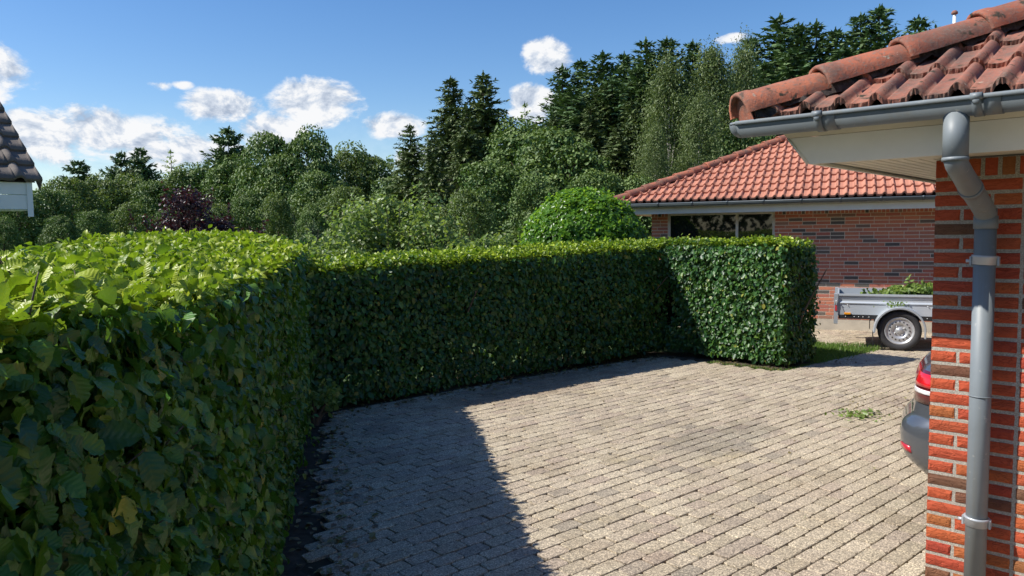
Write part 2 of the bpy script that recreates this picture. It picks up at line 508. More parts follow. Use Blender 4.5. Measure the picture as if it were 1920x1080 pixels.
def mat_paver():
    m, T, b, o = new_mat('concrete_paver')
    r = rnd_val(T)
    v = posn(T)
    base = T.ramp(r, [(0, (.36, .315, .255)), (.25, (.45, .40, .325)), (.5, (.41, .355, .30)), (.75, (.49, .44, .36)), (.9, (.39, .33, .285)), (1, (.31, .28, .24))])
    base = T.mix(1.0, base, (.93, .90, .84), 'MULTIPLY')
    base = T.mix(.55, base, T.ramp(T.noise(v, .55, 4, .6), [(.3, (.80, .78, .74)), (.7, (1.12, 1.12, 1.10))]), 'MULTIPLY')
    vo = T.n('ShaderNodeTexVoronoi'); T.l(v, vo.inputs['Vector']); vo.inputs['Scale'].default_value = 170
    sp = T.n('ShaderNodeSeparateColor'); T.l(vo.outputs['Color'], sp.inputs[0])
    col = T.mix(.8, base, T.ramp(sp.outputs[0], [(0, (.36, .35, .33)), (.3, (.74, .72, .70)), (.7, (1.15, 1.13, 1.08)), (1, (2.0, 1.95, 1.8))]), 'MULTIPLY')
    # an old oil stain and dirt along the hedge foot (their own shape)
    def spot(cx, cy, rx, ry, ang):
        mp = T.n('ShaderNodeMapping'); mp.vector_type = 'TEXTURE'
        mp.inputs['Location'].default_value = (cx, cy, 0); mp.inputs['Rotation'].default_value = (0, 0, ang); mp.inputs['Scale'].default_value = (rx, ry, 1)
        T.l(v, mp.inputs[0])
        s2 = T.n('ShaderNodeSeparateXYZ'); T.l(mp.outputs[0], s2.inputs[0])
        d2 = T.m('ADD', T.m('MULTIPLY', s2.outputs[0], s2.outputs[0]), T.m('MULTIPLY', s2.outputs[1], s2.outputs[1]))
        return T.m('ADD', d2, T.m('MULTIPLY', T.m('SUBTRACT', T.noise(v, 3.0, 4), .5), 2.2))
    st = T.mr(spot(1.75, 6.3, .75, .33, .75), .5, 1.15, .50, 0)
    col = T.mix(st, col, T.mix(1.0, col, (.50, .54, .58), 'MULTIPLY'))
    st = T.mr(spot(2.5, 4.6, .6, .35, .8), .5, 1.2, .3, 0)
    col = T.mix(st, col, T.mix(1.0, col, (.62, .6, .6), 'MULTIPLY'))
    st = T.mr(spot(.35, 8.75, 1.6, .45, .8), .3, 1.3, .55, 0)
    col = T.mix(st, col, T.mix(1.0, col, (.50, .42, .36), 'MULTIPLY'))
    st = T.mr(T.noise(v, 1.4, 5, .65), .52, .70, 0, .45)
    col = T.mix(st, col, T.mix(1.0, col, (.64, .57, .50), 'MULTIPLY'))
    st = T.mr(T.noise(T.vm('ADD', v, (5, 3, 0)), 1.1, 5, .65), .60, .72, 0, .4)
    col = T.mix(st, col, T.mix(1.0, col, (1.12, 1.10, .86), 'MULTIPLY'))
    setc(T, b, col)
    b.inputs['Roughness'].default_value = .9
    b.inputs['Specular IOR Level'].default_value = .3
    bump(T, b, T.m('ADD', sp.outputs[1], T.noise(v, 60, 3)), .6, .004)
    return m
M_paver = mat_paver()
M_sand = simple('joint_sand', (.050, .042, .030), 1.0, var=.5, scale=9, bmp=.6, spec=.1)

def mat_ground():
    m, T, b, o = new_mat('lawn_ground')
    v = posn(T)
    col = T.ramp(T.noise(v, .35, 6, .65), [(.3, (.035, .065, .018)), (.7, (.07, .11, .03))])
    col = T.mix(T.mr(T.noise(v, 30, 4), .4, .7, 0, .6), col, (.10, .15, .04))
    setc(T, b, col); b.inputs['Roughness'].default_value = 1
    bump(T, b, T.noise(v, 60, 4), 1.0, .03)
    return m
M_lawn = mat_ground()

# ------------------------------------------------------------------ ground
def gz(x, y):
    return -0.022 * max(0.0, y - 9.0) if y < 16 else -0.154

PA = R_(41.35)                                     # the paver rows run this way
PX = Vector((math.cos(PA), math.sin(PA), 0)); PY = Vector((-PX.y, PX.x, 0))
C0 = Vector((-1.97, 7.36, 0))                      # inner corner of the hedges
LD = Vector((-.216, .976, 0)).normalized()         # left hedge runs this way
LN = Vector((-LD.y, LD.x, 0))                      # into the left hedge
L0 = Vector((-.395, 0, 0))

# terrain: dense strip near, coarse far
xs = [-900, -300, -120, -60, -30] + list(np.linspace(-16, 16, 17)) + [30, 60, 120, 300, 900]
ys = [-300, -60, -20, -6] + list(np.linspace(-3, 20, 24)) + [30, 60, 120, 300, 1500]
gv = [(x, y, gz(x, y) - .062) for y in ys for x in xs]
nx = len(xs)
gf = [(j * nx + i, j * nx + i + 1, (j + 1) * nx + i + 1, (j + 1) * nx + i) for j in range(len(ys) - 1) for i in range(nx - 1)]
g = link('ground', fast_mesh('ground', gv, gf, M_lawn)); g['kind'] = 'structure'
# joint sand sheet below the pavers
mb = MB()
q = []
for i in range(0, 25):
    y = -4 + i * .8125
    q += [(-1.2 - .05, y, 0), (12, y, 0)]
sv = []; sf = []
NXs, NYs = 26, 40
def in_paving(x, y):
    p = Vector((x, y, 0))
    if (p - L0).dot(LN) > -0.08 - (.13 if y > 1.5 else .0) * min(1, (y - 1.5) / 2): return False
    r = p - C0
    s, t = r.dot(PX), r.dot(PY)
    if s > 6.45:
        if s < 8.35 + .1 * math.sin(t * 5):
            return t < -1.97
        return t < 1.4
    if s > 5.3:
        return t < -2.02
    return t < -0.10
pv = []
joint_v = []; joint_f = []
# paver template
PLn, PWd = .187, .1085
def paver_tpl():
    a, b_, c = PLn / 2 - .0036, PWd / 2 - .0030, .015
    ring = [(-a + c, -b_), (a - c, -b_), (a, -b_ + c), (a, b_ - c), (a - c, b_), (-a + c, b_), (-a, b_ - c), (-a, -b_ + c)]
    V = []; F = []
    for k, (d, z) in enumerate(((0, -.05), (0, -.004), (.0022, -.0008), (.006, 0))):
        for x, y in ring:
            V.append((x * (1 - d / a), y * (1 - d / b_), z))
    for k in range(3):
        for i in range(8):
            j = (i + 1) % 8
            F.append((8 * k + i, 8 * k + j, 8 * k + 8 + j, 8 * k + 8 + i))
    F += [(24, 25, 26, 31), (31, 26, 27, 30), (30, 27, 28, 29)]
    return np.array(V), np.array(F)
PTV, PTF = paver_tpl()
cells = []
for j in range(-130, 75):
    for i in range(-30, 100):
        s = i * PLn + (j % 2) * PLn * .5 + (random.random() - .5) * .008 + .02 * math.sin(j * 1.7); t = j * PWd
        p = C0 + PX * s + PY * t
        if p.y < -.6 or p.y > 16 or p.x > 9 or p.x < -3: continue
        if not in_paving(p.x, p.y): continue
        cells.append((p.x, p.y, j))
cells = np.array(cells)
# which show largest: in the frame, nearest first
def in_frame(x, y, z=0.0, m=0.0):
    if y < .3: return False
    return abs(x / y) < .672 + m and (1.75 - z) / y < .455 + m
vis = [k for k, (x, y, j) in enumerate(cells) if in_frame(x, y) and (x < 2.03 or (Vector((x - 2.0, y - 3.62)).dot(Vector((-.665, -.747))) > -0.2 and x < 2.04))]
vis.sort(key=lambda k: cells[k][0] ** 2 + cells[k][1] ** 2)
single = set(vis[:300])
drive = empty('driveway', (0, 0, 0)); drive['kind'] = 'structure'
pme = []
for q in range(6):
    V = PTV.copy()
    V[:, :2] += rng.normal(0, .0010, (len(V), 2))
    V[16:, 2] += rng.normal(0, .0006, len(V) - 16)
    pme.append(fast_mesh('paver', V, PTF, M_paver, {'rnd': np.zeros(len(V))}))
rest = []
for k, (x, y, j) in enumerate(cells):
    rz = PA + random.gauss(0, .012)
    M = Matrix.Translation((x, y, gz(x, y) + random.gauss(0, .0016))) @ Matrix.Rotation(rz, 4, 'Z') @ Matrix.Rotation(random.gauss(0, .007), 4, 'X') @ Matrix.Rotation(random.gauss(0, .005), 4, 'Y')
    if k in single:
        link('paver', random.choice(pme), drive, M)
    else:
        rest.append(M)
MM = np.array([np.array(m) for m in rest])
VV = np.einsum('nij,kj->nki', MM[:, :3, :3], PTV) + MM[:, None, :3, 3]
n_, k_ = VV.shape[:2]
FF = (PTF[None] + (np.arange(n_) * k_)[:, None, None]).reshape(-1, 4)
link('pavers', fast_mesh('pavers', VV.reshape(-1, 3), FF, M_paver, {'rnd': np.repeat(rng.random(n_), k_)}), drive, kind='stuff')
# joint sand: small sheets following the slope
sv = []; sf = []
gs = .3
ii = {}
def vid(i, j):
    if (i, j) not in ii:
        x, y = i * gs, j * gs
        ii[(i, j)] = len(sv); sv.append((x, y, gz(x, y) - .016))
    return ii[(i, j)]
for i in range(-9, 30):
    for j in range(-3, 53):
        c = ((i + .5) * gs, (j + .5) * gs)
        if in_paving(*c) or in_paving(c[0] + .1, c[1] - .1):
            sf.append((vid(i, j), vid(i + 1, j), vid(i + 1, j + 1), vid(i, j + 1)))
link('joint_sand', fast_mesh('joint_sand', sv, sf, M_sand), drive)

# soil along the hedges' foot
def strip(name, pts_a, pts_b, mat, z=-.008, n=30, parent=None):
    V = []; F = []
    A = [Vector(p) for p in pts_a]; B = [Vector(p) for p in pts_b]
    def at(P, t):
        t *= len(P) - 1; i = min(int(t), len(P) - 2); return P[i].lerp(P[i + 1], t - i)
    K = 8
    for i in range(n + 1):
        for k in range(K + 1):
            p = at(A, i / n).lerp(at(B, i / n), k / K)
            V.append((p.x, p.y, gz(p.x, p.y) + z + random.uniform(-.006, .012) - (.03 if k in (0, K) else 0)))
    for i in range(n):
        for k in range(K):
            a = i * (K + 1) + k
            F.append((a, a + 1, a + K + 2, a + K + 1))
    o = link(name, fast_mesh(name, V, F, mat, smooth=True), parent)
    o['kind'] = 'structure'
    return o
P3 = lambda v: (v.x, v.y, 0)
strip('soil_border', [L0 + LD * -1 - LN * .12, L0 + LD * 2 - LN * .16, L0 + LD * 4.2 - LN * .30, L0 + LD * 7.1 - LN * .30],
      [L0 + LD * -1 + LN * 1.3, L0 + LD * 2 + LN * 1.3, L0 + LD * 4.2 + LN * 1.3, L0 + LD * 9 + LN * 1.3], M_soil, n=60)
strip('hedge_bed', [C0 + PX * -.3 - PY * .16, C0 + PX * 5.4 - PY * .16, C0 + PX * 5.45 - PY * 2.05, C0 + PX * 6.45 - PY * 2.05],
      [C0 + PX * -.3 + PY * 1.0, C0 + PX * 5.4 + PY * 1.0, C0 + PX * 6.3 - PY * .5, C0 + PX * 6.45 - PY * .5], M_soil, n=60)

# ------------------------------------------------------------------ brick walls
def brick_mesh(L, h, dep, mat, near=True, seed=0, flip=False):
    rr = random.Random(seed)
    nxx, nz_ = (10, 3) if near else (1, 1)
    V = []; F = []
    b = .004 if near else .002
    for k in range(nz_ + 1):
        for i in range(nxx + 1):
            ed = (i in (0, nxx)) or (k in (0, nz_))
            x = i / nxx * L; z = k / nz_ * h
            if near:
                jx = rr.gauss(0, .0006) if ed else 0
                V.append((min(max(x, b * .6), L - b * .6) + jx, (b if ed else rr.uniform(-.0013, .0009)), min(max(z, b * .6), h - b * .6) + (rr.gauss(0, .0005) if ed else 0)))
            else:
                V.append((x, 0, z))
    w_ = nxx + 1
    for k in range(nz_):
        for i in range(nxx):
            F.append((k * w_ + i, k * w_ + i + 1, (k + 1) * w_ + i + 1, (k + 1) * w_ + i))
    base = len(V)
    # rim back
    ring = [i for i in range(w_)] + [k * w_ + nxx for k in range(1, nz_ + 1)] + [nz_ * w_ + i for i in range(nxx - 1, -1, -1)] + [k * w_ for k in range(nz_ - 1, 0, -1)]
    for r_i in ring:
        V.append((V[r_i][0], dep, V[r_i][2]))
    nr = len(ring)
    for i in range(nr):
        j = (i + 1) % nr
        F.append((ring[j], ring[i], base + i, base + j))
    return fast_mesh('brick', V, F, mat, {'rnd': np.zeros(len(V))})

def join_copies(name, items, parent, mat, kind='stuff'):
    """items: list of (mesh, Matrix) -> one mesh with a random value per piece (quads only)"""
    Vs = []; Fs = []; Rs = []; base = 0
    cache = {}
    for me, M in items:
        if me.name not in cache:
            v = np.zeros(len(me.vertices) * 3, np.float32); me.vertices.foreach_get('co', v)
            f = np.array([list(p.vertices) if len(p.vertices) == 4 else list(p.vertices) + [p.vertices[-1]] for p in me.polygons if len(p.vertices) <= 4])
            cache[me.name] = (v.reshape(-1, 3), f)
        v, f = cache[me.name]
        A = np.array(M)
        Vs.append(v @ A[:3, :3].T + A[:3, 3]); Fs.append(f + base); Rs.append(np.full(len(v), random.random())); base += len(v)
    if not Vs: return None
    F = np.concatenate(Fs)
    tri = F[:, 2] == F[:, 3]
    V = np.concatenate(Vs); Rn = np.concatenate(Rs)
    F = F[~tri]
    return link(name, fast_mesh(name, V, F, mat, {'rnd': Rn}), parent, kind=kind)

def brick_wall(parent, x0, x1, z0, ncourse, mat, near, pred, M0=Matrix(), holes=(), bond='wild', soldier=None, seed=3, limit=300, course=.06667):
    """bricks face -y in the frame M0; pred(x, z) tells which become parts of their own"""
    rr = random.Random(seed)
    bh = .0545 if near else .0525
    meshes = {}
    def getm(L, h=bh, q=0):
        key = (round(L, 3), round(h, 3), q)
        if key not in meshes:
            meshes[key] = brick_mesh(L, h, .06, mat, near, rr.random())
        return meshes[key]
    items = []
    for c in range(ncourse):
        z = z0 + c * course + (course - bh) / 2
        x = x0
        if bond == 'wild':
            seq = ['S', 'H'] if c % 2 else ['H', 'S']
        else:
            off = [0, .5, .25, .75, .5, 0, .75, .25][c % 8]
            seq = [off]
        k = 0
        while x < x1 - .02:
            if bond == 'wild':
                if k < len(seq): L = .228 if seq[k] == 'S' else .108
                else: L = .228 if rr.random() < .74 else .108
            else:
                L = (.228 - .24 * seq[0]) if (k == 0 and seq[0] > 0) else .228
                if k == 0 and L < .05: L += .12
            L = min(L, x1 - x)
            k += 1
            segs = [(x, x + L)]
            for hx0, hx1, hz0, hz1 in holes:
                if z + bh > hz0 and z < hz1:
                    ns = []
                    for a, b_ in segs:
                        if b_ <= hx0 or a >= hx1: ns.append((a, b_))
                        else:
                            if a < hx0 - .03: ns.append((a, hx0))
                            if b_ > hx1 + .03: ns.append((hx1, b_))
                    segs = ns
            for a, b_ in segs:
                if b_ - a > .02:
                    items.append((round(b_ - a, 2), bh, a, z, rr.randrange(5)))
            x += L + .012
    if soldier:
        zz, hh = soldier
        x = x0
        while x < x1 - .03:
            if not any(x + .05 > h0 and x < h1 and zz + hh > hz0 and zz < hz1 for h0, h1, hz0, hz1 in holes):
                items.append((.054, hh, x, zz, 0))
            x += .0667
    parts = [it for it in items if pred(it[2] + it[0] / 2, it[3])]
    parts = parts[:limit]
    ps = set(id(p) for p in parts)
    rest_ = []
    for it in items:
        L, h, x, z, q = it
        me = getm(L, h, q if near else 0)
        M = M0 @ Matrix.Translation((x, rr.uniform(-.0012, .0012), z))
        if id(it) in ps:
            link('brick', me, parent, M)
        else:
            rest_.append((me, M))
    join_copies('bricks', rest_, parent, mat)

# ------------------------------------------------------------------ roof tiles
TW, TC, TL = .296, .345, .405
def tile_grid(nu=26, wl=TW, seg2=2, waves=2, amp=.034, lift=.020):
    def prof(u):
        per = TW / waves
        ph = ((u / per) % 1.0)
        if ph < .40:
            return amp * math.sin(math.pi * ph / .40) ** .8
        if ph < .46:
            return -.012
        return -.003 - .005 * math.sin(math.pi * (ph - .46) / .54)
    V = []; F = []
    us = np.linspace(0, TW + .012, nu)
    for v, tilt in ((0, lift), (TL * .5, lift * .5), (TL, 0)):
        for u in us: V.append((u, v, prof(u) + tilt))
    for r in range(2):
        for i in range(nu - 1):
            a = r * nu + i
            F.append((a, a + 1, a + nu + 1, a + nu))
    b = len(V)
    for u in us: V.append((u, .002, prof(u) + .001))      # lower lip
    for i in range(nu - 1): F.append((b + i, b + i + 1, i + 1, i))
    b2 = len(V)
    for u in us: V.append((u, TL, prof(u) - .014))
    for i in range(nu - 1): F.append((b2 + i, b2 + i + 1, b + i + 1, b + i))
    F.append((0, nu, b2, b)) ; F.append((nu, 2 * nu, b2, b2))
    F = F[:-2] + [(0, nu, b2, b)]
    e = nu - 1
    F.append((e, b + e, b2 + e, nu + e)); 
    return V, F

def tile_mesh(mat, nu, wob=0.0, seed=0, waves=2, amp=.034, lift=.020):
    V, F = tile_grid(nu, waves=waves, amp=amp, lift=lift)
    rr = np.random.default_rng(seed)
    V = np.array(V)
    if wob:
        V[:, 2] += rr.normal(0, wob * .3, len(V)); V[:nu, 1] += rr.normal(0, wob * 1.5, nu)
        V[3 * nu:4 * nu, 1] += rr.normal(0, wob * 3, nu); V[3 * nu:4 * nu, 2] += rr.normal(-wob * 2, wob * 2.6, nu)
    me = fast_mesh('roof_tile', V, F, mat, {'rnd': np.zeros(len(V))}, smooth=False)
    fl = np.zeros(len(F), bool); fl[:2 * (nu - 1)] = True
    me.polygons.foreach_set('use_smooth', fl)
    return me

def clip_mesh(me, planes):
    bm = bmesh.new(); bm.from_mesh(me)
    for co, no in planes:
        bmesh.ops.bisect_plane(bm, geom=bm.verts[:] + bm.edges[:] + bm.faces[:], plane_co=co, plane_no=no, clear_outer=True)
    if not bm.faces:
        bm.free(); return None
    m2 = me.copy(); bm.to_mesh(m2); bm.free()
    return m2

def slope(parent, M0, eave, tanp, run, mat, tpls, pred, right_hip=True, left_hip=True, stuffname='roof_tiles', limit=300, u_off=0.0, gap=.05):
    """one roof slope: M0 frame with x along the eave from its left corner, y inwards, z at the eave"""
    p = math.atan(tanp); cp, sp_ = math.cos(p), math.sin(p)
    nrow = int(run / cp / TC) + 1
    items = []; cnt = 0
    for r in range(nrow):
        v = r * TC
        for c in range(int(eave / TW) + 2):
            u = c * TW - TW * .5 + u_off
            # corners inside hips?
            lo = v * cp + gap; lo2 = (v + TL) * cp + gap
            vmax = run / cp
            planes = []
            if left_hip:
                if u + TW < lo + .0: continue
                if u < lo2: planes.append(((gap - u, -v, 0), (-1, cp, 0)))
            elif u < -.01: continue
            if not right_hip and u + TW > eave + .02: continue
            if right_hip:
                if u > eave - lo: continue
                if u + TW > eave - lo2: planes.append(((eave - gap - u, -v, 0), (1, cp, 0)))
            if v + TL > vmax: planes.append(((0, vmax - v, 0), (0, 1, 0)))
            M = M0 @ Matrix(((1, 0, 0, u), (0, cp, -sp_, v * cp), (0, sp_, cp, v * sp_), (0, 0, 0, 1))) @ Matrix.Translation((random.gauss(0, .0015), random.gauss(0, .0025), 0))
            me = random.choice(tpls)
            if planes:
                me = clip_mesh(me, planes)
                if me is None or len(me.polygons) == 0: continue
            cen = M @ Vector((TW / 2, .1, 0))
            if pred(cen) and cnt < limit:
                link('roof_tile', me, parent, M); cnt += 1
            else:
                items.append((me, M))
    if items:
        join_copies(stuffname, items, parent, mat)
    # underlay board that closes the slope from below
    V = [(gap + .05, .05, -.02), (eave - gap - .05, .05, -.02)]
    zt = run * tanp
    if left_hip and right_hip: V += [(max(eave - run, eave / 2), run, zt - .02), (min(run, eave / 2), run, zt - .02)]
    elif left_hip: V += [(eave, run, zt - .02), (run, run, zt - .02)]
    elif right_hip: V += [(eave - run, run, zt - .02), (0, run, zt - .02)]
    else: V += [(eave, run, zt - .02), (0, run, zt - .02)]
    link('underlay', fast_mesh('underlay', [M0 @ Vector(v) for v in V], [(0, 1, 2, 3)], M_bed), parent)

def hip_tiles(parent, P0, Dh, n, step, mat, rad=.108, length=.44, name='hip_tile', detail=14, wob=.0015):
    Dh = Dh.normalized()
    X = Dh.cross(Vector((0, 0, 1))).normalized(); Z = X.cross(Dh)
    tp = []
    for q in range(3):
        rr = random.Random(q + 5)
        V = []; F = []
        ns = detail
        secs = [(0.0, rad), (.012, rad + .004), (.06, rad + .003), (.075, rad - .002), (length * .5, rad - .007), (length, rad - .014)]
        for s_i, (s_, r_) in enumerate(secs):
            for k in range(ns + 1):
                a = math.pi * (k / ns) * 1.0
                V.append((-math.cos(a) * r_ * .95, s_ + rr.gauss(0, wob) * (s_i == 0), math.sin(a) * r_ * .95 - .04 + rr.gauss(0, wob * .6)))
        for i in range(len(secs) - 1):
            for k in range(ns):
                a = i * (ns + 1) + k
                F.append((a, a + 1, a + ns + 2, a + ns + 1))
        b = len(V)
        for s_ in (.002, length):
            for k in range(ns + 1):
                a = math.pi * (k / ns)
                r_ = rad - .018
                V.append((-math.cos(a) * r_ * .95, s_, math.sin(a) * r_ * .95 - .04))
        for k in range(ns):
            F.append((b + k, b + k + 1, k + 1, k))
            F.append((b + ns + 1 + k, b + ns + 2 + k, b + k + 1, b + k))
        tp.append(fast_mesh(name, V, F, mat, {'rnd': np.zeros(len(V))}, smooth=True))
    for i in range(n):
        o = P0 + Dh * step * i
        tl = .035
        Yd = (Dh + Z * tl * -1).normalized()
        Zd = X.cross(Yd)
        M = Matrix(((X.x, Yd.x, Zd.x, o.x), (X.y, Yd.y, Zd.y, o.y), (X.z, Yd.z, Zd.z, o.z), (0, 0, 0, 1)))
        link(name, tp[i % 3], parent, M @ Matrix.Rotation(random.gauss(0, .02), 4, 'Z') @ Matrix.Rotation(random.gauss(0, .015), 4, 'Y'))

# ------------------------------------------------------------------ half-round gutter
def gutter_profile(r=.062, t=.004, n=14, cy=0.0, cz=0.0):
    out = [(cy - r * math.cos(math.pi * k / n), cz - r * math.sin(math.pi * k / n)) for k in range(n + 1)]
    inn = [(cy - (r - t) * math.cos(math.pi * k / n), cz - (r - t) * math.sin(math.pi * k / n)) for k in range(n, -1, -1)]
    return out + inn

def gutter(parent, x0, x1, cy, cz, mat, r=.062, bead=.009, brackets=(), name='gutter', segs=(), cap=True):
    mb = MB()
    mb.extrude(gutter_profile(r, cy=cy, cz=cz), x0, x1, smooth=True)
    mb.tube([(x0, cy - r - bead * .5, cz), (x1, cy - r - bead * .5, cz)], bead, 10)
    mb.tube([(x0, cy + r - .004, cz + .002), (x1, cy + r - .004, cz + .002)], .005, 6)
    if cap:                                         # rounded end cap
        n = 14; V = []; F = []
        for q in range(6):
            a2 = math.pi / 2 * q / 5
            for k in range(n + 1):
                a = math.pi * k / n
                V.append((x0 - math.sin(a2) * r * .9 * math.sin(a), cy - r * 1.0 * math.cos(a) * (1 if q < 5 else 1), cz - r * math.sin(a) * math.cos(a2)))
        for q in range(5):
            for k in range(n):
                a = q * (n + 1) + k
                F.append((a, a + 1, a + n + 2, a + n + 1))
        mb.add(V, F, True)
        # bead sweeps over the cap end
        mb.tube([(x0 + .01, cy - r - bead * .5, cz), (x0 - .03, cy - r * .8, cz), (x0 - .052, cy - r * .1, cz), (x0 - .03, cy + r * .8, cz), (x0, cy + r, cz)], bead * .8, 8)
    go = mb.build(name, mat, parent)
    for bx in brackets:
        b = MB()
        wdt = .016
        b.extrude(gutter_profile(r + .006, .006, cy=cy, cz=cz), bx - wdt, bx + wdt, smooth=True)
        b.tube([(bx - wdt - .004, cy - r - .006, cz + .001), (bx + wdt + .004, cy - r - .006, cz + .001)], bead + .005, 10)
        b.lathe([(.0, .0), (.011, .0), (.013, -.003), (.013, -.006)], Matrix.Translation((bx, cy - r - .014, cz - .014)) @ Matrix.Rotation(R_(90), 4, 'X'), 12)
        b.build('gutter_bracket', mat, go)
    for sx in segs:                                 # sleeve where two lengths join
        b = MB()
        b.extrude(gutter_profile(r + .0035, .0035, cy=cy, cz=cz), sx - .02, sx + .035, smooth=True)
        b.build('gutter_joint', mat, go)
    return go

# ================================================================== NEAR HOUSE
NH = empty('brick_house', (2.0, 3.62, 0), R_(-41.7), 'nearest house, red brick corner under a mossy clay tile roof with grey gutter', 'house')
TANP = .466
fw = MB().box((.004, .0055, -.05), (3.2, .22, 2.062)).build('front_wall', M_mortar, NH)
z0n = 1.905 - 29 * .06667 + .0333 - .0333
brick_wall(fw, 0, 3.2, 1.905 - 28 * .06667, 29, M_brick, True, lambda x, z: x < .75, soldier=(1.978, .084), bond='wild', seed=11)
# flank of the wall's end (wall is one brick thick)
Mend = Matrix(((0, 0, 0, 0), (0, 0, 0, 0), (0, 0, 1, 0), (0, 0, 0, 1)))
Mend = Matrix.Rotation(R_(-90), 4, 'Z')
items_end = []
for c in range(29):
    if c % 2 == 0:
        me_ = brick_mesh(.15, .0545, .02, M_brick, True, c)
        items_end.append((me_, Matrix.Translation((.004, .21, 1.905 - 28 * .06667 + c * .06667 + .006)) @ Matrix.Rotation(R_(-90), 4, 'Z')))
join_copies('end_bricks', items_end, fw, M_brick)
# rest of the house, beyond the frame: side opening for the parked car, back and inner walls
hs_ = MB()
hs_.box((3.2, .0, -.05), (9.0, .22, 2.062)); hs_.box((5.2, .22, -.05), (5.42, 6.8, 2.062)); hs_.box((.1, 6.58, -.05), (5.2, 6.8, 2.062)); hs_.box((8.78, .22, -.05), (9.0, 6.8, 2.062)); hs_.box((5.42, 6.58, -.05), (8.78, 6.8, 2.062))
hs_.box((0.02, 4.2, -.05), (.22, 6.8, 2.062))
hs_.build('inner_wall', M_brickplain, NH)
# soffit boards, fascia
sf_ = MB(); sf_.box((-.425, -.425, 2.082), (9.4, 7.2, 2.09))
soff = sf_.build('soffit', M_joint, NH)
for k in range(30):                       # boards run along the front eave, mitred at the corner
    y = -.42 + k * .052
    if y > .0 + .0 and k > 8: break
    b = MB()
    xs0 = y if y < 0 else -.0
    b.add([(y + .002, y + .002, 2.070), (9.4, y + .002, 2.070), (9.4, y + .047, 2.070), (y + .047, y + .047, 2.070),
           (y + .002, y + .002, 2.081), (9.4, y + .002, 2.081), (9.4, y + .047, 2.081), (y + .047, y + .047, 2.081)],
          [(3, 2, 1, 0), (4, 5, 6, 7), (0, 1, 5, 4), (1, 2, 6, 5), (2, 3, 7, 6), (3, 0, 4, 7)])
    b.build('soffit_board', M_cream, soff)
for k in range(9):
    x = -.42 + k * .052
    b = MB()
    b.add([(x + .002, x + .004, 2.070), (x + .002, 7.2, 2.070), (x + .047, 7.2, 2.070), (x + .047, x + .049, 2.070),
           (x + .002, x + .004, 2.081), (x + .002, 7.2, 2.081), (x + .047, 7.2, 2.081), (x + .047, x + .049, 2.081)],
          [(3, 2, 1, 0), (4, 5, 6, 7), (0, 1, 5, 4), (1, 2, 6, 5), (2, 3, 7, 6), (3, 0, 4, 7)])
    b.build('soffit_board', M_cream, soff)
def lean_board(name, ob, zb, ot, zt, th, mat, x1=9.4, y1=7.2):
    """front and left boards leaning outwards towards the top, mitred at the corner"""
    for side in (0, 1):
        V = []
        for (o, z) in ((ob, zb), (ot, zt), (ot - th, zt), (ob - th, zb)):
            a = (-o, -o, z); c = (x1, -o, z) if side == 0 else (-o, y1, z)
            V += [a, c]
        F = [(0, 1, 3, 2), (2, 3, 5, 4), (4, 5, 7, 6), (6, 7, 1, 0), (0, 2, 4, 6), (1, 7, 5, 3)]
        MB().add(V, F).build(name, mat, NH)
lean_board('fascia', .432, 2.050, .498, 2.168, .02, M_white)
lean_board('fascia_strip', .504, 2.170, .53, 2.205, .018, M_cream)
# little cover strip on the corner mitre
mb = MB(); mb.tube([(-.436, -.436, 2.052), (-.502, -.502, 2.168)], .007, 4); mb.build('corner_trim', M_white, NH)
# gutters
gutter(NH, -.665, 9.4, -.640, 2.236, M_gutter, brackets=(-.297, .292, .95, 1.7), segs=(-.262, .335))
mb = MB(); mb.extrude(gutter_profile(.062, cy=0, cz=0), 0, 7, smooth=True)
mb.build('side_gutter', M_gutter, NH, Matrix.Translation((-.66, 7.2, 2.236)) @ Matrix.Rotation(R_(-90), 4, 'Z') @ Matrix.Translation((0, 0, 0)))
# roof
near_tp = [tile_mesh(M_tile, 40, .0013, s, amp=.030, lift=.024) for s in range(4)]
Z0N = 2.258
Mroof = Matrix.Translation((-.625, -.625, Z0N))
slope(NH, Mroof, 9.85, TANP, 3.9, M_tile, near_tp, lambda c: c.x < 1.6 and c.y < 1.3, right_hip=False, u_off=.07, gap=.035)
far_tp_n = [tile_mesh(M_tile, 9, 0, s) for s in range(2)]
slope(NH, Matrix.Translation((-.625, 7.2, Z0N)) @ Matrix.Rotation(R_(-90), 4, 'Z'), 7.825, TANP, 3.9, M_tile, far_tp_n, lambda c: False)
slope(NH, Matrix.Translation((9.225, 7.175, Z0N)) @ Matrix.Rotation(R_(180), 4, 'Z'), 9.85, TANP, 3.9, M_tile, far_tp_n, lambda c: False, left_hip=False)
hd = Vector((1, 1, TANP))
hip_tiles(NH, Vector((-.675, -.675, Z0N + .052)), hd, 12, .397, M_hip)
# closed end of the first hip tile and the mortar bed under the row
mb = MB()
n = 12
vs = [(-math.cos(math.pi * k / n) * .088, .025, math.sin(math.pi * k / n) * .092 - .04) for k in range(n + 1)] + [(-.088, .025, -.09), (.088, .025, -.09)]
X_ = hd.normalized().cross(Vector((0, 0, 1))).normalized(); Z_ = X_.cross(hd.normalized()); Y_ = hd.normalized()
o_ = Vector((-.675, -.675, Z0N + .052))
Mh = Matrix(((X_.x, Y_.x, Z_.x, o_.x), (X_.y, Y_.y, Z_.y, o_.y), (X_.z, Y_.z, Z_.z, o_.z), (0, 0, 0, 1)))
mb.add([Mh @ Vector(v) for v in vs] + [Mh @ (Vector(v) + Vector((0, .012, 0))) for v in vs], [tuple(range(n + 1)) + (n + 2, n + 1), tuple(reversed([i + n + 3 for i in list(range(n + 1)) + [n + 2, n + 1]]))] + [(i, i + 1, i + n + 4, i + n + 3) for i in range(n)])
mb.build('hip_end_plug', M_hip, NH)
bedv = []; bedf = []
nb = 120
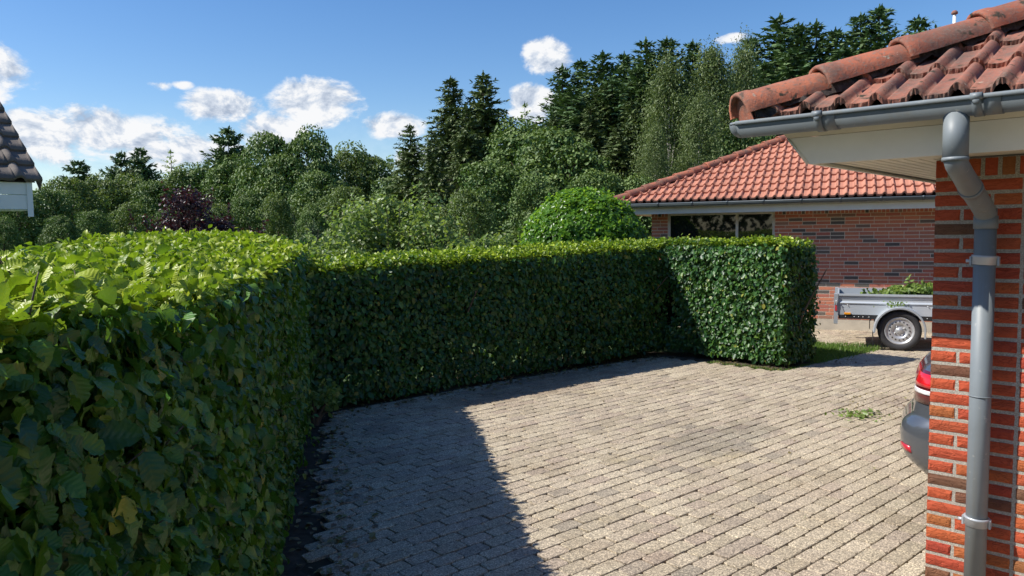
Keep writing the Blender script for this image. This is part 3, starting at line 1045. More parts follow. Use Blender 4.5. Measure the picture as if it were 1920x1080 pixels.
for i in range(nb + 1):
    p = o_ + hd.normalized() * (.03 + i * .035)
    for sx, zz in ((-.085, -.075), (-.062, -.02), (.062, -.02), (.085, -.075)):
        bedv.append(p + X_ * (sx + random.gauss(0, .008)) + Z_ * (zz + random.gauss(0, .010)))
for i in range(nb):
    for k in range(3):
        a = i * 4 + k
        bedf.append((a, a + 1, a + 5, a + 4))
link('hip_mortar_bed', fast_mesh('bed', bedv, bedf, M_bed), NH)
# downpipe with swan neck
pr = .0435
dp = MB()
yW = -.085; xo = .214; xw = .227
path = [(xw, yW, 1.80), (xw, yW, -.04)]
dp.tube([(xw, yW, 1.83), (xw, yW, -.04)], pr, 28)
down = dp.build('downpipe', M_gutter, NH)
o1 = MB(); o1.tube([(xo, -.64, 2.19), (xo, -.64, 2.010)], pr + .002, 28); o1.tube([(xo, -.64, 2.02), (xo, -.64, 2.006)], pr + .004, 28)
o1.build('outlet', M_gutter, down)
o2 = MB()
a = Vector((xo, -.64, 2.015)); d = Vector((xw, yW, 1.815))
dirn = (d - a).normalized()
up = Vector((0, 0, 1))
pts = [a + up * .03, a + up * .0]
for t in np.linspace(0, 1, 6)[1:]:
    pts.append(a + (dirn * t - up * (1 - t)) * .03 * t + Vector((0, 0, -.004)))
pts = [a + up * .02, a - up * .004, a + dirn * .03 - up * .012, a + dirn * .12 - up * .012]
pts2 = [a.lerp(d, .40) - up * .012, d - dirn * .045 - up * .006, d - up * .022, d - up * .075]
o2.tube(pts + pts2, [pr - .002] * 4 + [pr + .0] * 3 + [pr], 28)
o2.tube([a.lerp(d, .44) - up * .012, a.lerp(d, .50) - up * .012], [pr + .0035, pr + .0035], 28)
o2.tube([d - up * .018, d - up * .075], [pr + .005, pr + .005], 28)
o2.build('swan_neck', M_gutter, down)
cs = MB()
cs.tube([(xw, yW, .988), (xw, yW, .984)], [pr + .0035, pr + .0035], 28)
cs.build('pipe_joint', M_gutter, down)
for zc in (1.600, .405):
    c = MB()
    c.lathe([(pr + .001, -.020), (pr + .005, -.019), (pr + .005, .010), (pr + .009, .013), (pr + .009, .021), (pr + .001, .022)], Matrix.Translation((xw, yW, zc)) @ Matrix.Rotation(R_(3), 4, 'Y'), 28)
    c.box((xw - .012, yW + pr, zc - .014), (xw + .012, 0, zc + .014))
    for sx in (-1, 1):
        c.box((xw + sx * (pr + .010) - .004, yW - .010, zc - .024), (xw + sx * (pr + .010) + .004, yW + .016, zc + .016))
    c.lathe([(0, -.012), (.008, -.012), (.008, .012), (0, .012)], Matrix.Translation((xw - pr - .017, yW, zc - .004)) @ Matrix.Rotation(R_(90), 4, 'Y'), 10)
    c.build('pipe_clamp', M_metal, down)
# vent pipe on the far side of the hip
vp = empty('vent_pipe', (0, 0, 0), 0, 'thin white vent pipe with a brown cap sticking up behind the near roof', 'vent pipe')
Mn = Matrix.Translation((2.0, 3.62, 0)) @ Matrix.Rotation(R_(-41.7), 4, 'Z')
vpos = Mn @ Vector((-.466, 2.5, 2.30)); vp.location = vpos
MB().tube([(0, 0, 0), (0, 0, 1.03)], .011, 12).build('pipe', M_white, vp)
MB().lathe([(0, 1.055), (.012, 1.052), (.021, 1.042), (.023, 1.030), (.020, 1.026), (0, 1.026)], Matrix(), 16).build('cap', M_hip, vp)

# ================================================================== NEIGHBOUR HOUSE
FH = empty('neighbour_house', (2.801, 15.264, 0), R_(-23.5), 'low red brick house with orange tiled hip roof behind the clipped hedge', 'house')
GZ = -.154
W1 = MB()
WX0, WX1, WZ1 = .322, 2.331, 2.075
W1.box((.004, .004, .085), (.322, .25, 2.085)); W1.box((2.331, .004, .085), (9.0, .25, 2.085)); W1.box((.322, .004, .085), (2.331, .25, 1.06))
W1.box((.004, .25, .085), (.25, 8, 2.085)); W1.box((8.75, .25, .085), (9.0, 8, 2.085)); W1.box((.25, 7.75, .085), (8.75, 8, 2.085))
fw2 = W1.build('front_wall', M_mortar2, FH)
MB().box((-.0, -.0, -.4), (9.0, 8, .083)).build('plinth', M_plinth, FH)
brick_wall(fw2, 0, 9.0, .088, 29, M_brick2, False, lambda x, z: (2.2 < x < 5.1 and (z > 1.2 or x > 2.75)) or (x < .34 and z > 1.4), holes=[(WX0, WX1, 1.06, 2.2)], bond='stretcher', soldier=(2.024, .056), seed=5, limit=300)
items_side = []
for c in range(29):
    x = (c % 2) * .12
    while x < 7.7:
        items_side.append((brick_mesh(.228, .0525, .03, M_brick2, False, 1) if 'sbm' not in globals() else sbm, Matrix.Translation((0, x + .228, .088 + c * .06667 + .007)) @ Matrix.Rotation(R_(-90), 4, 'Z')))
        sbm = items_side[0][0]
        x += .24
join_copies('side_bricks', items_side, fw2, M_brick2)
# window
wf = MB()
for (a, b_, c, d) in ((.322, .368, 1.06, 2.075), (1.617, 1.666, 1.06, 2.075), (2.288, 2.331, 1.06, 2.075)):
    wf.box((a, .028, c), (b_, .10, d), bev=.004)
wf.box((.368, .030, 2.040), (1.617, .098, 2.075)); wf.box((1.666, .030, 2.040), (2.288, .098, 2.075)); wf.box((.368, .030, 1.06), (1.617, .098, 1.10)); wf.box((1.666, .030, 1.06), (2.288, .098, 1.10))
win = wf.build('window', M_frame, FH)
MB().box((.366, .055, 1.09), (1.619, .065, 2.045)).build('pane', M_glass, win)
MB().box((1.664, .055, 1.09), (2.290, .065, 2.045)).build('pane', M_glass, win)
MB().box((.31, -.02, 1.045), (2.34, .05, 1.062)).build('sill', M_plinth, win)
# eave
EX = 9.4
MB().box((-.45, -.45, 2.088), (EX + .05, 8.45, 2.10)).build('soffit', M_cream, FH)
MB().box((-.475, -.475, 2.070), (EX, -.452, 2.182)).build('fascia', M_white, FH)
MB().box((-.475, -.451, 2.070), (-.452, 8.4, 2.182)).build('fascia', M_white, FH)
MB().box((-.50, -.50, 2.184), (EX, -.452, 2.225)).build('fascia_strip', M_cream, FH)
gutter(FH, -.68, EX, -.645, 2.262, M_gutter2, r=.055, brackets=[-.35 + .635 * k for k in range(9)], bead=.010)
far_tp = [tile_mesh(M_tile2, 21, 0, s, amp=.036, lift=.036) for s in range(2)]
Z0F = 2.300
def pf(c): return c.x < 5.4
slope(FH, Matrix.Translation((-.62, -.62, Z0F)), 10.2, .455, 4.6, M_tile2, far_tp, pf, right_hip=True, gap=.04)
far_tp2 = [tile_mesh(M_tile2, 9, 0, s) for s in range(2)]
slope(FH, Matrix.Translation((-.62, 8.6, Z0F)) @ Matrix.Rotation(R_(-90), 4, 'Z'), 9.2, .455, 4.6, M_tile2, far_tp2, lambda c: False)
slope(FH, Matrix.Translation((9.58, 8.58, Z0F)) @ Matrix.Rotation(R_(180), 4, 'Z'), 10.2, .455, 4.6, M_tile2, far_tp2, lambda c: False)
slope(FH, Matrix.Translation((9.58, -.62, Z0F)) @ Matrix.Rotation(R_(90), 4, 'Z'), 9.2, .455, 4.6, M_tile2, far_tp2, lambda c: False)
hip_tiles(FH, Vector((-.66, -.66, Z0F + .045)), Vector((1, 1, .455)), 17, .385, M_hip, rad=.115, detail=10, wob=.0006)
hip_tiles(FH, Vector((4.0, 4.0, Z0F + 2.10)), Vector((1, 0, 0)), 4, .385, M_hip, rad=.115, detail=8, wob=.0006, name='ridge_tile')

# ================================================================== SHED ROOF ON THE LEFT
SH = empty('garden_shed', (-6.11, 10.0, gz(0, 10)), math.atan2(.75, .66), 'white boarded outbuilding with dark grey tiled roof at the left edge', 'outbuilding')
# local: x runs along the eave towards the corner (x = 0), y up the slope, eave at y = 0
zE = 2.52; TAN_S = .767
CPs = 1 / math.sqrt(1 + TAN_S ** 2); SPs = TAN_S * CPs
sh_tp = [tile_mesh(M_tile3, 16, .0008, s, waves=1, amp=.045, lift=.035) for s in range(2)]
slope(SH, Matrix.Translation((-17 * TW, 0, zE)), 17 * TW, TAN_S, 3.2, M_tile3, sh_tp, lambda c: c.x > -2.0, right_hip=False, left_hip=False, gap=0, u_off=TW * .5)
def sbox(x0, y0, z0, x1, y1, z1, name, mat):
    return MB().box((x0, y0, z0), (x1, y1, z1)).build(name, mat, SH)
sbox(-5, .07, 2.345, -.09, .10, 2.505, 'wall_board', M_white)
sbox(-5, .07, 2.155, -.09, .10, 2.338, 'wall_board', M_white)
sbox(-.15, .055, 2.06, -.085, .068, 2.51, 'corner_board', M_white)
sbox(-5, .5, 0, -.5, .6, 2.2, 'wall_board', M_white)
sbox(-5, .10, 2.14, -.12, .5, 2.152, 'soffit', M_white)
V = []
for (yy, zz) in ((.10, 2.28), (.10, 2.50), (3.1, 2.50 + 3.0 * TAN_S), (3.1, 2.28 + 3.0 * TAN_S)):
    V += [(-.11, yy, zz), (-.085, yy, zz)]
MB().add(V, [(0, 2, 4, 6), (1, 7, 5, 3), (0, 1, 3, 2), (2, 3, 5, 4), (4, 5, 7, 6), (6, 7, 1, 0)]).build('verge_board', M_white, SH)
for k in range(9):                                # verge tile cheeks hanging over the gable
    v = k * TC
    V = []
    for (a, h) in ((-.01, .032), (TC + .02, .004), (TC + .02, -.09), (0, -.13)):
        yy = (v + a) * CPs - h * SPs; zz = zE + (v + a) * SPs + h * CPs
        V += [(.0, yy, zz), (.016, yy, zz)]
    MB().add(V, [(0, 2, 4, 6), (1, 7, 5, 3), (0, 1, 3, 2), (2, 3, 5, 4), (4, 5, 7, 6), (6, 7, 1, 0)]).build('verge_tile', M_tile3, SH)

# ================================================================== LEAVES
def leaf_hi(n=9, curl=.22, cup=.30, wmax=.36, tw=.0):
    ts = np.linspace(0, 1, n + 1)
    def wd(t): return wmax * (math.sin(math.pi * min(1, t * 1.0) ** .85)) ** .7 if 0 < t < 1 else .012
    V = []; vein = []; lt = []
    for i, t in enumerate(ts):
        zc = -curl * (t - .3) ** 2 * 1.6
        wv = wd(t) * (1 + (.13 if i % 2 else -.09))
        for sx in (-1, -.5, 0, .5, 1):
            rip = .035 * math.sin(i * 2.1 + sx * 2.0) * abs(sx)
            V.append((sx * wv + tw * t * t, t - .03 * (abs(sx) == 1) * (i % 2), zc + cup * abs(sx) * wv + rip + tw * sx * wv * 1.5 * t))
            vein.append(abs(sx)); lt.append(t)
    F = []
    for i in range(n):
        for k in range(4):
            a = i * 5 + k
            F.append((a, a + 1, a + 6, a + 5))
    return np.array(V), np.array(F), np.array(vein), np.array(lt)
def leaf_mid():
    V = [(0, 0, 0), (.30, .30, .07), (.32, .62, .05), (0, 1, -.12), (-.32, .62, .05), (-.30, .30, .07)]
    F = [(0, 1, 2, 3), (0, 3, 4, 5)]
    return np.array(V, float), np.array(F), np.array([0, 1, 1, 0, 1, 1.])
LHS = [leaf_hi(), leaf_hi(9, .5, .15, .40, .10), leaf_hi(9, -.15, .55, .33, -.12)]
LQ = leaf_hi(4, .35, .32, .36)[:3]
LH, LM = leaf_hi(), leaf_mid()

def unit(a):
    return a / np.maximum(np.linalg.norm(a, axis=1, keepdims=True), 1e-9)

def frames(nrm, d):
    Z = unit(nrm); Y = unit(d - (d * Z).sum(1, keepdims=True) * Z); X = np.cross(Y, Z)
    return np.stack([X, Y, Z], 2)

def scatter_mesh(name, tpl, P, Rm, Sc, mat, tint=None, smooth=True):
    V, F, ve = tpl[:3]
    lt = tpl[3] if len(tpl) > 3 else V[:, 1]
    n = len(P)
    VV = np.einsum('nij,nkj->nki', Rm, V[None] * Sc[:, None, None] if np.ndim(Sc) == 1 else V[None] * Sc[:, None, :]) + P[:, None]
    k = len(V)
    FF = (F[None] + (np.arange(n) * k)[:, None, None]).reshape(-1, F.shape[1])
    rn = np.repeat(rng.random(n), k)
    tn = np.repeat(tint if tint is not None else np.zeros(n), k)
    return fast_mesh(name, VV.reshape(-1, 3), FF, mat, {'rnd': rn, 'tint': tn, 'vein': np.tile(ve, n), 'lt': np.tile(lt, n)}, smooth=smooth)

def lump(P, sc_=1.0, seed=0):
    """smooth bumps, roughly -1..1"""
    r = np.random.default_rng(seed)
    o = np.zeros(len(P))
    for i in range(7):
        k = r.normal(0, 1, 3) * sc_ * (1.3 + i * .9)
        o += np.sin(P @ k + r.random() * 6.28) / (1 + i * .35)
    return o / 3.0

class Foliage:
    def __init__(s): s.P = []; s.N = []; s.D = []; s.S = []; s.T = []
    def patch(s, O, U, V, nrm, lu, lv, dens, size, top=False, hfun=None, depth=.10, tint=0.0, seed=1, gap=None):
        O, U, V, nrm = [np.array(a, float) for a in (O, U, V, nrm)]
        n = int(lu * lv * dens)
        a = rng.random(n) * lu; b = rng.random(n) * lv
        P = O + a[:, None] * U + b[:, None] * V
        if hfun is not None:
            if top: P[:, 2] = hfun(a, b)
            else:
                b = rng.random(n); P = O + a[:, None] * U; P[:, 2] = .06 + b * (hfun(a, b * 0) - .06)
        dp = rng.random(n) ** 1.5 * depth
        bm_ = lump(P, 2.2, seed) * .036 + lump(P, 7.0, seed + 1) * .024
        out = (rng.random(n) < .05) * rng.random(n) * .09
        P = P + nrm * (bm_ - dp + out + .01)[:, None]
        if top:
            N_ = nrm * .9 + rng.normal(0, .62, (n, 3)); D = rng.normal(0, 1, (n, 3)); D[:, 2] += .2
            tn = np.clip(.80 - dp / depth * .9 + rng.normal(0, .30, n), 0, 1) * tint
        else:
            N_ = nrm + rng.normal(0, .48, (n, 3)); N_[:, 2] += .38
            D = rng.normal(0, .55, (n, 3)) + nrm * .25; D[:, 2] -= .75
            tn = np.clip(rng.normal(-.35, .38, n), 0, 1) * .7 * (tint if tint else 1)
        S_ = size * np.where(rng.random(n) < .1, rng.uniform(1.1, 1.6, n), rng.uniform(.5, 1.15, n)) * (1.0 if not top else .85)
        if gap is not None:
            keep = gap(P)
            P, N_, D, S_, tn = P[keep], N_[keep], D[keep], S_[keep], tn[keep]
        s.P.append(P); s.N.append(N_); s.D.append(D); s.S.append(S_); s.T.append(tn)
    def arrays(s):
        return [np.concatenate(x) for x in (s.P, s.N, s.D, s.S, s.T)]

hi_vars = [[fast_mesh('leaf', h_[0], h_[1], M_hedge, {'rnd': np.zeros(len(h_[0])), 'tint': np.full(len(h_[0]), t), 'vein': h_[2], 'lt': h_[3]}, smooth=True) for t in (0, .25, .55, .9)] for h_ in LHS]
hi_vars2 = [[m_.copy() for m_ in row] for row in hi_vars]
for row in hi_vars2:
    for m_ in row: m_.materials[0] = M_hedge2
def hedge_leaves(parent, fol, nsingle, hi_dist, mat=M_hedge):
    P, N_, D, S_, T_ = fol.arrays()
    Rm = frames(N_, D)
    dist = np.linalg.norm(P - np.array([0, 0, 1.75]), axis=1)
    inf = (P[:, 1] > .45) & (np.abs(P[:, 0] / np.maximum(P[:, 1], .01)) < .68) & ((1.75 - P[:, 2]) / np.maximum(P[:, 1], .01) < .46)
    order = np.argsort(np.where(inf, dist, 1e9))
    sing = order[:nsingle]
    mask = np.zeros(len(P), bool); mask[sing] = True
    for i in sing:
        me = random.choice(hi_vars if mat is M_hedge else hi_vars2)[int(min(3, T_[i] * 4))]
        A = np.eye(4); A[:3, :3] = Rm[i] * S_[i]; A[:3, 3] = P[i]
        link('leaf', me, parent, Matrix(A.tolist()))
    near = (~mask) & (dist < hi_dist)
    pick = rng.integers(0, 3, len(P))
    for q in range(3):
        sel = near & (pick == q)
        if sel.any():
            link('near_foliage', scatter_mesh('near_foliage', LHS[q], P[sel], Rm[sel], S_[sel], M_hedge, T_[sel]), parent, kind='stuff')
    midm = (~mask) & (~near) & (dist < hi_dist * 2.1)
    if midm.any():
        link('middle_foliage', scatter_mesh('middle_foliage', LQ, P[midm], Rm[midm], S_[midm], M_hedge, T_[midm]), parent, kind='stuff')
    far = (~mask) & ~near & ~midm
    link('foliage', scatter_mesh('foliage', LM, P[far], Rm[far], S_[far], mat, T_[far]), parent, kind='stuff')

def fringe(fol, O, U, V, lu, lv, hfun, dens, hh, size, tint=.95):
    O, U, V = [np.array(a, float) for a in (O, U, V)]
    n = int(lu * lv * dens)
    a = rng.random(n) * lu; b = rng.random(n) * lv
    # young growth stands in little shoots
    cell = np.stack([np.floor(a / .06), np.floor(b / .06)], 1)
    hs = (np.sin(cell[:, 0] * 12.9898 + cell[:, 1] * 78.233) * 43758.5453) % 1.0
    P = O + a[:, None] * U + b[:, None] * V
    P[:, 2] = hfun(a, b) + .01 + rng.random(n) * hh * (.15 + .85 * hs ** 2)
    N_ = rng.normal(0, .7, (n, 3)); N_[:, 2] += .75
    D = rng.normal(0, .8, (n, 3)); D[:, 2] += .5
    fol.P.append(P); fol.N.append(N_); fol.D.append(D); fol.S.append(size * rng.uniform(.6, 1.15, n)); fol.T.append(np.clip(rng.normal(tint - .15, .32, n) + .35 * lump(P, 1.3, 77) + (P[:, 2] - hfun(a, b) - hh * .5) / hh * .35, 0, 1))

def stems(parent, pts, z1=1.2, r=.014, spread=.25):
    mb = MB()
    for p in pts:
        for q in range(3):
            a = Vector(p) + Vector((random.gauss(0, .03), random.gauss(0, .03), -.03))
            b = a + Vector((random.gauss(0, spread * .4), random.gauss(0, spread * .4), z1 * random.uniform(.4, .6)))
            c = b + Vector((random.gauss(0, spread * .6), random.gauss(0, spread * .6), z1 * .5))
            mb.tube([a, b, c], [r * random.uniform(.8, 1.5), r, r * .5], 5, caps=False)
    return mb.build('stems', M_bark, parent, kind='stuff')

# ---- left hedge
HL = empty('hedge', (0, 0, 0), 0, 'tall leafy beech hedge running along the left side, closest to the viewer', 'hedge', None)
sst = lambda x: np.clip(x, 0, 1) ** 2 * (3 - 2 * np.clip(x, 0, 1))
SL0 = -1.2
def hL(a, b):          # a along from SL0, b inwards
    s_ = a + SL0
    P = np.stack([s_ * 1.0, np.asarray(b) * 1.0 + 0 * s_, 0 * s_], 1) if np.ndim(a) else None
    base = 1.60 - .085 * sst((s_ - 1) / 2.6) + .055 * sst((s_ - 4.2) / 2.6)
    base = base + (.085 + .05 * sst((s_ - 4.5) / 2)) * sst(np.asarray(b) / .5)
    return base + lump(P, 1.6, 5) * .022
fo = Foliage()
LDn, LNn = np.array(LD), np.array(LN)
O = np.array(L0) + LDn * SL0
lenL = 8.65 - SL0
lenFace = 7.65 - SL0
TLh = 1.45
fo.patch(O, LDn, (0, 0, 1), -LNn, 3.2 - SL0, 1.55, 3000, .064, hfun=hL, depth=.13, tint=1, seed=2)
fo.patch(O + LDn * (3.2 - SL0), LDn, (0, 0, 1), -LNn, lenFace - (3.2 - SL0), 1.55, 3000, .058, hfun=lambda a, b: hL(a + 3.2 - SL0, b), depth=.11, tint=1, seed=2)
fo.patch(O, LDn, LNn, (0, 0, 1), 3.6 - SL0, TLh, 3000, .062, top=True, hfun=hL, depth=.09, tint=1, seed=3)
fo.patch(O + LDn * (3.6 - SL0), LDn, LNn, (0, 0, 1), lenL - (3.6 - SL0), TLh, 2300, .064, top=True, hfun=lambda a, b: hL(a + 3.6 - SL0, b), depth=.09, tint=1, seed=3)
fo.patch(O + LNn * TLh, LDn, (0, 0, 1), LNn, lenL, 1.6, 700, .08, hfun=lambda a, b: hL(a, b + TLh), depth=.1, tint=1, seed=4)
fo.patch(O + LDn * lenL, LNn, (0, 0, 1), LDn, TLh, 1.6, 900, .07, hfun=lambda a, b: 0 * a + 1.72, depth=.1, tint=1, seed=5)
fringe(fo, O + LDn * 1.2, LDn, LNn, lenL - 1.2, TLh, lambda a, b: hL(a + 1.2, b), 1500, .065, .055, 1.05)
def shearL(P):
    s_ = (P - O) @ LDn + SL0
    return P + LNn * (.19 * np.clip(1 - (s_ - .5) / 6.5, 0, 1) * P[:, 2] / 1.55)[:, None]
fo.P = [shearL(p) for p in fo.P]
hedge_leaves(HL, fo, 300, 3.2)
def core_box(parent, O, U, V, lu, lv, z0, z1f, ins=.13):  # solid dark core added behind the leaves so no light passes through
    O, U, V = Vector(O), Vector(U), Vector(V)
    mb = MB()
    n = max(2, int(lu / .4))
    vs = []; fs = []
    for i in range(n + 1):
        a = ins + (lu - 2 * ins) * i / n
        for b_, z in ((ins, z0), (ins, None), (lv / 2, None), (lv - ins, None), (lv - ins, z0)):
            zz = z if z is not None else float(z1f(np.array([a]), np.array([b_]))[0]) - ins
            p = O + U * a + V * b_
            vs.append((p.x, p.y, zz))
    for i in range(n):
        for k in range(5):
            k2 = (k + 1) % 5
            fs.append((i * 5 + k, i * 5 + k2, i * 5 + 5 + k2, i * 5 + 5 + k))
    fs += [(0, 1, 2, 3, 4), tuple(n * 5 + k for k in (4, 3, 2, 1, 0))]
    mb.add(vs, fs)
    return mb.build('light_block_core', M_core, parent)
cb = core_box(HL, O, LDn, LNn, lenL, TLh, .16, hL, .15)
_v = shearL(np.array([tuple(v.co) for v in cb.data.vertices]))
cb.data.vertices.foreach_set('co', _v.astype(np.float32).ravel())
stems(HL, [O + LDn * s_ + LNn * .72 for s_ in np.arange(.8, lenL, .3)])

mb = MB()
for i in range(60):
    s_ = random.uniform(.9, 6.8); z_ = random.uniform(.3, 1.45)
    b0 = Vector(shearL(np.array([list(Vector(L0) + LD * s_ + LN * .03)])  + np.array([[0, 0, z_]]))[0])
    tip = b0 - LN * random.uniform(.04, .09) + LD * random.gauss(0, .05) + Vector((0, 0, random.uniform(-.02, .09)))
    mb.tube([b0 + LN * .06, b0, tip], [.0035, .003, .0015], 5)
for i in range(50):
    s_ = random.uniform(1.0, 7.5); t_ = random.uniform(.05, .9)
    b0 = Vector(L0) + LD * s_ + LN * (t_ + .1); b0.z = float(hL(np.array([s_ - SL0]), np.array([t_]))[0])
    mb.tube([b0, b0 + Vector((random.gauss(0, .02), random.gauss(0, .02), random.uniform(.04, .10)))], [.003, .0012], 5)
mb.build('twigs', M_bark, HL, kind='stuff')

# ---- back hedge and its return, which stop at a right angle: two hedge things
HB = empty('hedge', (0, 0, 0), 0, 'long low clipped hedge in shade along the back of the paved yard', 'hedge', None)
PXn, PYn, C0n = np.array(PX), np.array(PY), np.array(C0)
fo = Foliage()
LB = 6.30
def hB(a, b):
    P = np.stack([a, 0 * a + b, 0 * a], 1)
    return 1.385 + .020 * a + .03 * sst(np.asarray(b) / .25) + lump(P, 2.2, 9) * .018
def gapf(P):
    # thin places low down and at the inner corner where light comes through
    r = P - C0n
    s_ = r @ PXn; t_ = r @ PYn
    g1 = np.exp(-((s_ - 2.75) / .16) ** 2 - ((P[:, 2] - .26) / .10) ** 2) + .8 * np.exp(-((s_ - 2.1) / .16) ** 2 - ((P[:, 2] - .38) / .10) ** 2)
    g2 = np.exp(-((s_ - 5.42) / .09) ** 2 - ((P[:, 2] - .62) / .38) ** 2) * 1.3
    return rng.random(len(P)) > (g1 + g2) * 1.0
fo.patch(C0n - PXn * .25, PXn, (0, 0, 1), -PYn, LB + .25 - .75, 1.5, 3000, .060, hfun=hB, depth=.12, tint=.5, seed=12, gap=gapf)
fo.patch(C0n - PXn * .25, PXn, PYn, (0, 0, 1), LB + .25, .85, 3300, .056, top=True, hfun=hB, depth=.09, tint=.85, seed=13)
fo.patch(C0n - PXn * .25 + PYn * .85, PXn, (0, 0, 1), PYn, LB + .25, 1.5, 1200, .065, hfun=hB, depth=.12, tint=.5, seed=14, gap=gapf)
fo.patch(C0n + PXn * LB, PYn, (0, 0, 1), PXn, .85, 1.5, 1500, .06, hfun=lambda a, b: 0 * a + 1.53, depth=.1, tint=.5, seed=15)
fringe(fo, C0n - PXn * .25, PXn, PYn, LB + .25, .85, hB, 2300, .10, .052, .8)
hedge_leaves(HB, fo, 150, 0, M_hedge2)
core_box(HB, C0n - PXn * .25, PXn, PYn, 2.0 + .25, .85, .30, hB, .2)
core_box(HB, C0n + PXn * 2.0, PXn, PYn, 1.2, .85, .62, hB, .2)
core_box(HB, C0n + PXn * 3.1, PXn, PYn, 2.1, .85, .30, hB, .2)
core_box(HB, C0n + PXn * 5.2, PXn, PYn, .5, .85, 1.05, hB, .1)
core_box(HB, C0n + PXn * 5.62, PXn, PYn, .68, .85, .30, hB, .15)
stems(HB, [C0n + PXn * s_ + PYn * .4 for s_ in np.arange(0, 6.2, .28)])

HR = empty('hedge', (0, 0, 0), 0, 'short sunlit end block of clipped hedge standing in front of the neighbour wall', 'hedge', None)
fo = Foliage()
SB, TB = 5.53, -1.90
hR = lambda a, b: 1.545 + lump(np.stack([a, 0 * a + b, 0 * a], 1), 2.2, 19) * .02 + .02 * sst(np.asarray(b) / .2)
Ob = C0n + PXn * SB + PYn * TB
def gapr(P):
    r = P - C0n; t_ = r @ PYn
    return rng.random(len(P)) > np.exp(-((t_ + .12) / .10) ** 2 - ((P[:, 2] - .62) / .40) ** 2) * 1.2
fo.patch(Ob, PYn, (0, 0, 1), -PXn, 1.9, 1.5, 3300, .058, hfun=hR, depth=.11, tint=.6, seed=22, gap=gapr)
fo.patch(Ob, PXn, (0, 0, 1), -PYn, .78, 1.5, 3300, .058, hfun=hR, depth=.11, tint=.5, seed=23)
fo.patch(Ob + PXn * .78, PYn, (0, 0, 1), PXn, 1.9, 1.5, 1800, .06, hfun=hR, depth=.1, tint=.5, seed=24)
fo.patch(Ob, PXn, PYn, (0, 0, 1), .78, 2.0, 3600, .054, top=True, hfun=hR, depth=.08, tint=.8, seed=25)
fringe(fo, Ob, PXn, PYn, .78, 2.0, hR, 1500, .075, .050, .55)
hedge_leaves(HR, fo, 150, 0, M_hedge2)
core_box(HR, Ob, PXn, PYn, .78, 1.75, .22, hR, .14)
stems(HR, [Ob + PXn * .38 + PYn * t_ for t_ in np.arange(.1, 1.8, .2)])

# ---- shrubs: leaves on clumps in a volume
def blob_leaves(centres, radii, per, size, up=.35, jit=.55, squash=1.0, tint_top=.0, zc=None, inner=.25, droop=0.0, lumpy=.22):
    Ps = []; Ns = []; Ds = []; Ts = []
    for c, r in zip(centres, radii):
        n = int(per)
        d = unit(rng.normal(0, 1, (n, 3)))
        d[:, 2] = np.where(d[:, 2] < -.35, -d[:, 2], d[:, 2])
        rad = r * (1 - inner * rng.random(n) ** 1.3) * (1 + lumpy * lump(d * 3 + np.array(c), 1.0, 31))
        p = np.array(c) + d * rad[:, None] * np.array([1, 1, squash])
        Ps.append(p)
        nn = d + rng.normal(0, jit, (n, 3)); nn[:, 2] += up
        Ns.append(nn)
        dd = rng.normal(0, 1, (n, 3)); dd[:, 2] -= droop
        Ds.append(dd)
        Ts.append(np.clip(d[:, 2] * tint_top + rng.normal(0, .15, n), 0, 1))
    return np.concatenate(Ps), np.concatenate(Ns), np.concatenate(Ds), np.concatenate(Ts)

def shrub_mesh(name, P, N_, D, T_, size, mat, tpl=LM, aspect=None):
    Rm = frames(N_, D)
    S_ = size * rng.uniform(.6, 1.25, len(P))
    if aspect: S_ = np.stack([S_ * aspect, S_, S_], 1)
    return scatter_mesh(name, tpl, P, Rm, S_, mat, T_)

# round clipped laurel
BL = empty('round_shrub', (1.28, 13.4, gz(0, 13.4)), 0, 'dense clipped dome shaped shrub glowing green beside the neighbour roof corner', 'shrub')
P, N_, D, T_ = blob_leaves([(0, 0, 1.42)], [1.13], 30000, .1, up=.2, inner=.10, tint_top=.6, squash=1.02, lumpy=.07)
keep = P[:, 2] > .1
link('foliage', shrub_mesh('foliage', P[keep], N_[keep], D[keep], T_[keep], .072, M_laurel), BL, kind='stuff')
mb = MB(); mb.lathe([(0.01, .2), (.7, .5), (.92, 1.1), (.92, 1.6), (.66, 2.1), (.3, 2.32), (0.01, 2.38)], Matrix(), 16); mb.build('light_block_core', M_core, BL)  # solid dark core added under the dome's leaves to block light
n = 500
_d = unit(rng.normal(0, 1, (40, 3))); _d[:, 2] = np.abs(_d[:, 2]); _i = rng.integers(0, 40, n)
_p = np.array([0, 0, 1.42]) + _d[_i] * (1.12 + rng.random(n) * .12)[:, None] + rng.normal(0, .02, (n, 3))
link('shoots', shrub_mesh('shoots', _p, _d[_i] + rng.normal(0, .8, (n, 3)), rng.normal(0, 1, (n, 3)) + _d[_i], np.full(n, .6), .07, M_laurel), BL, kind='stuff')
stems(BL, [(0, 0, 0), (.2, .1, 0), (-.2, .1, 0)], 1.5, .03)

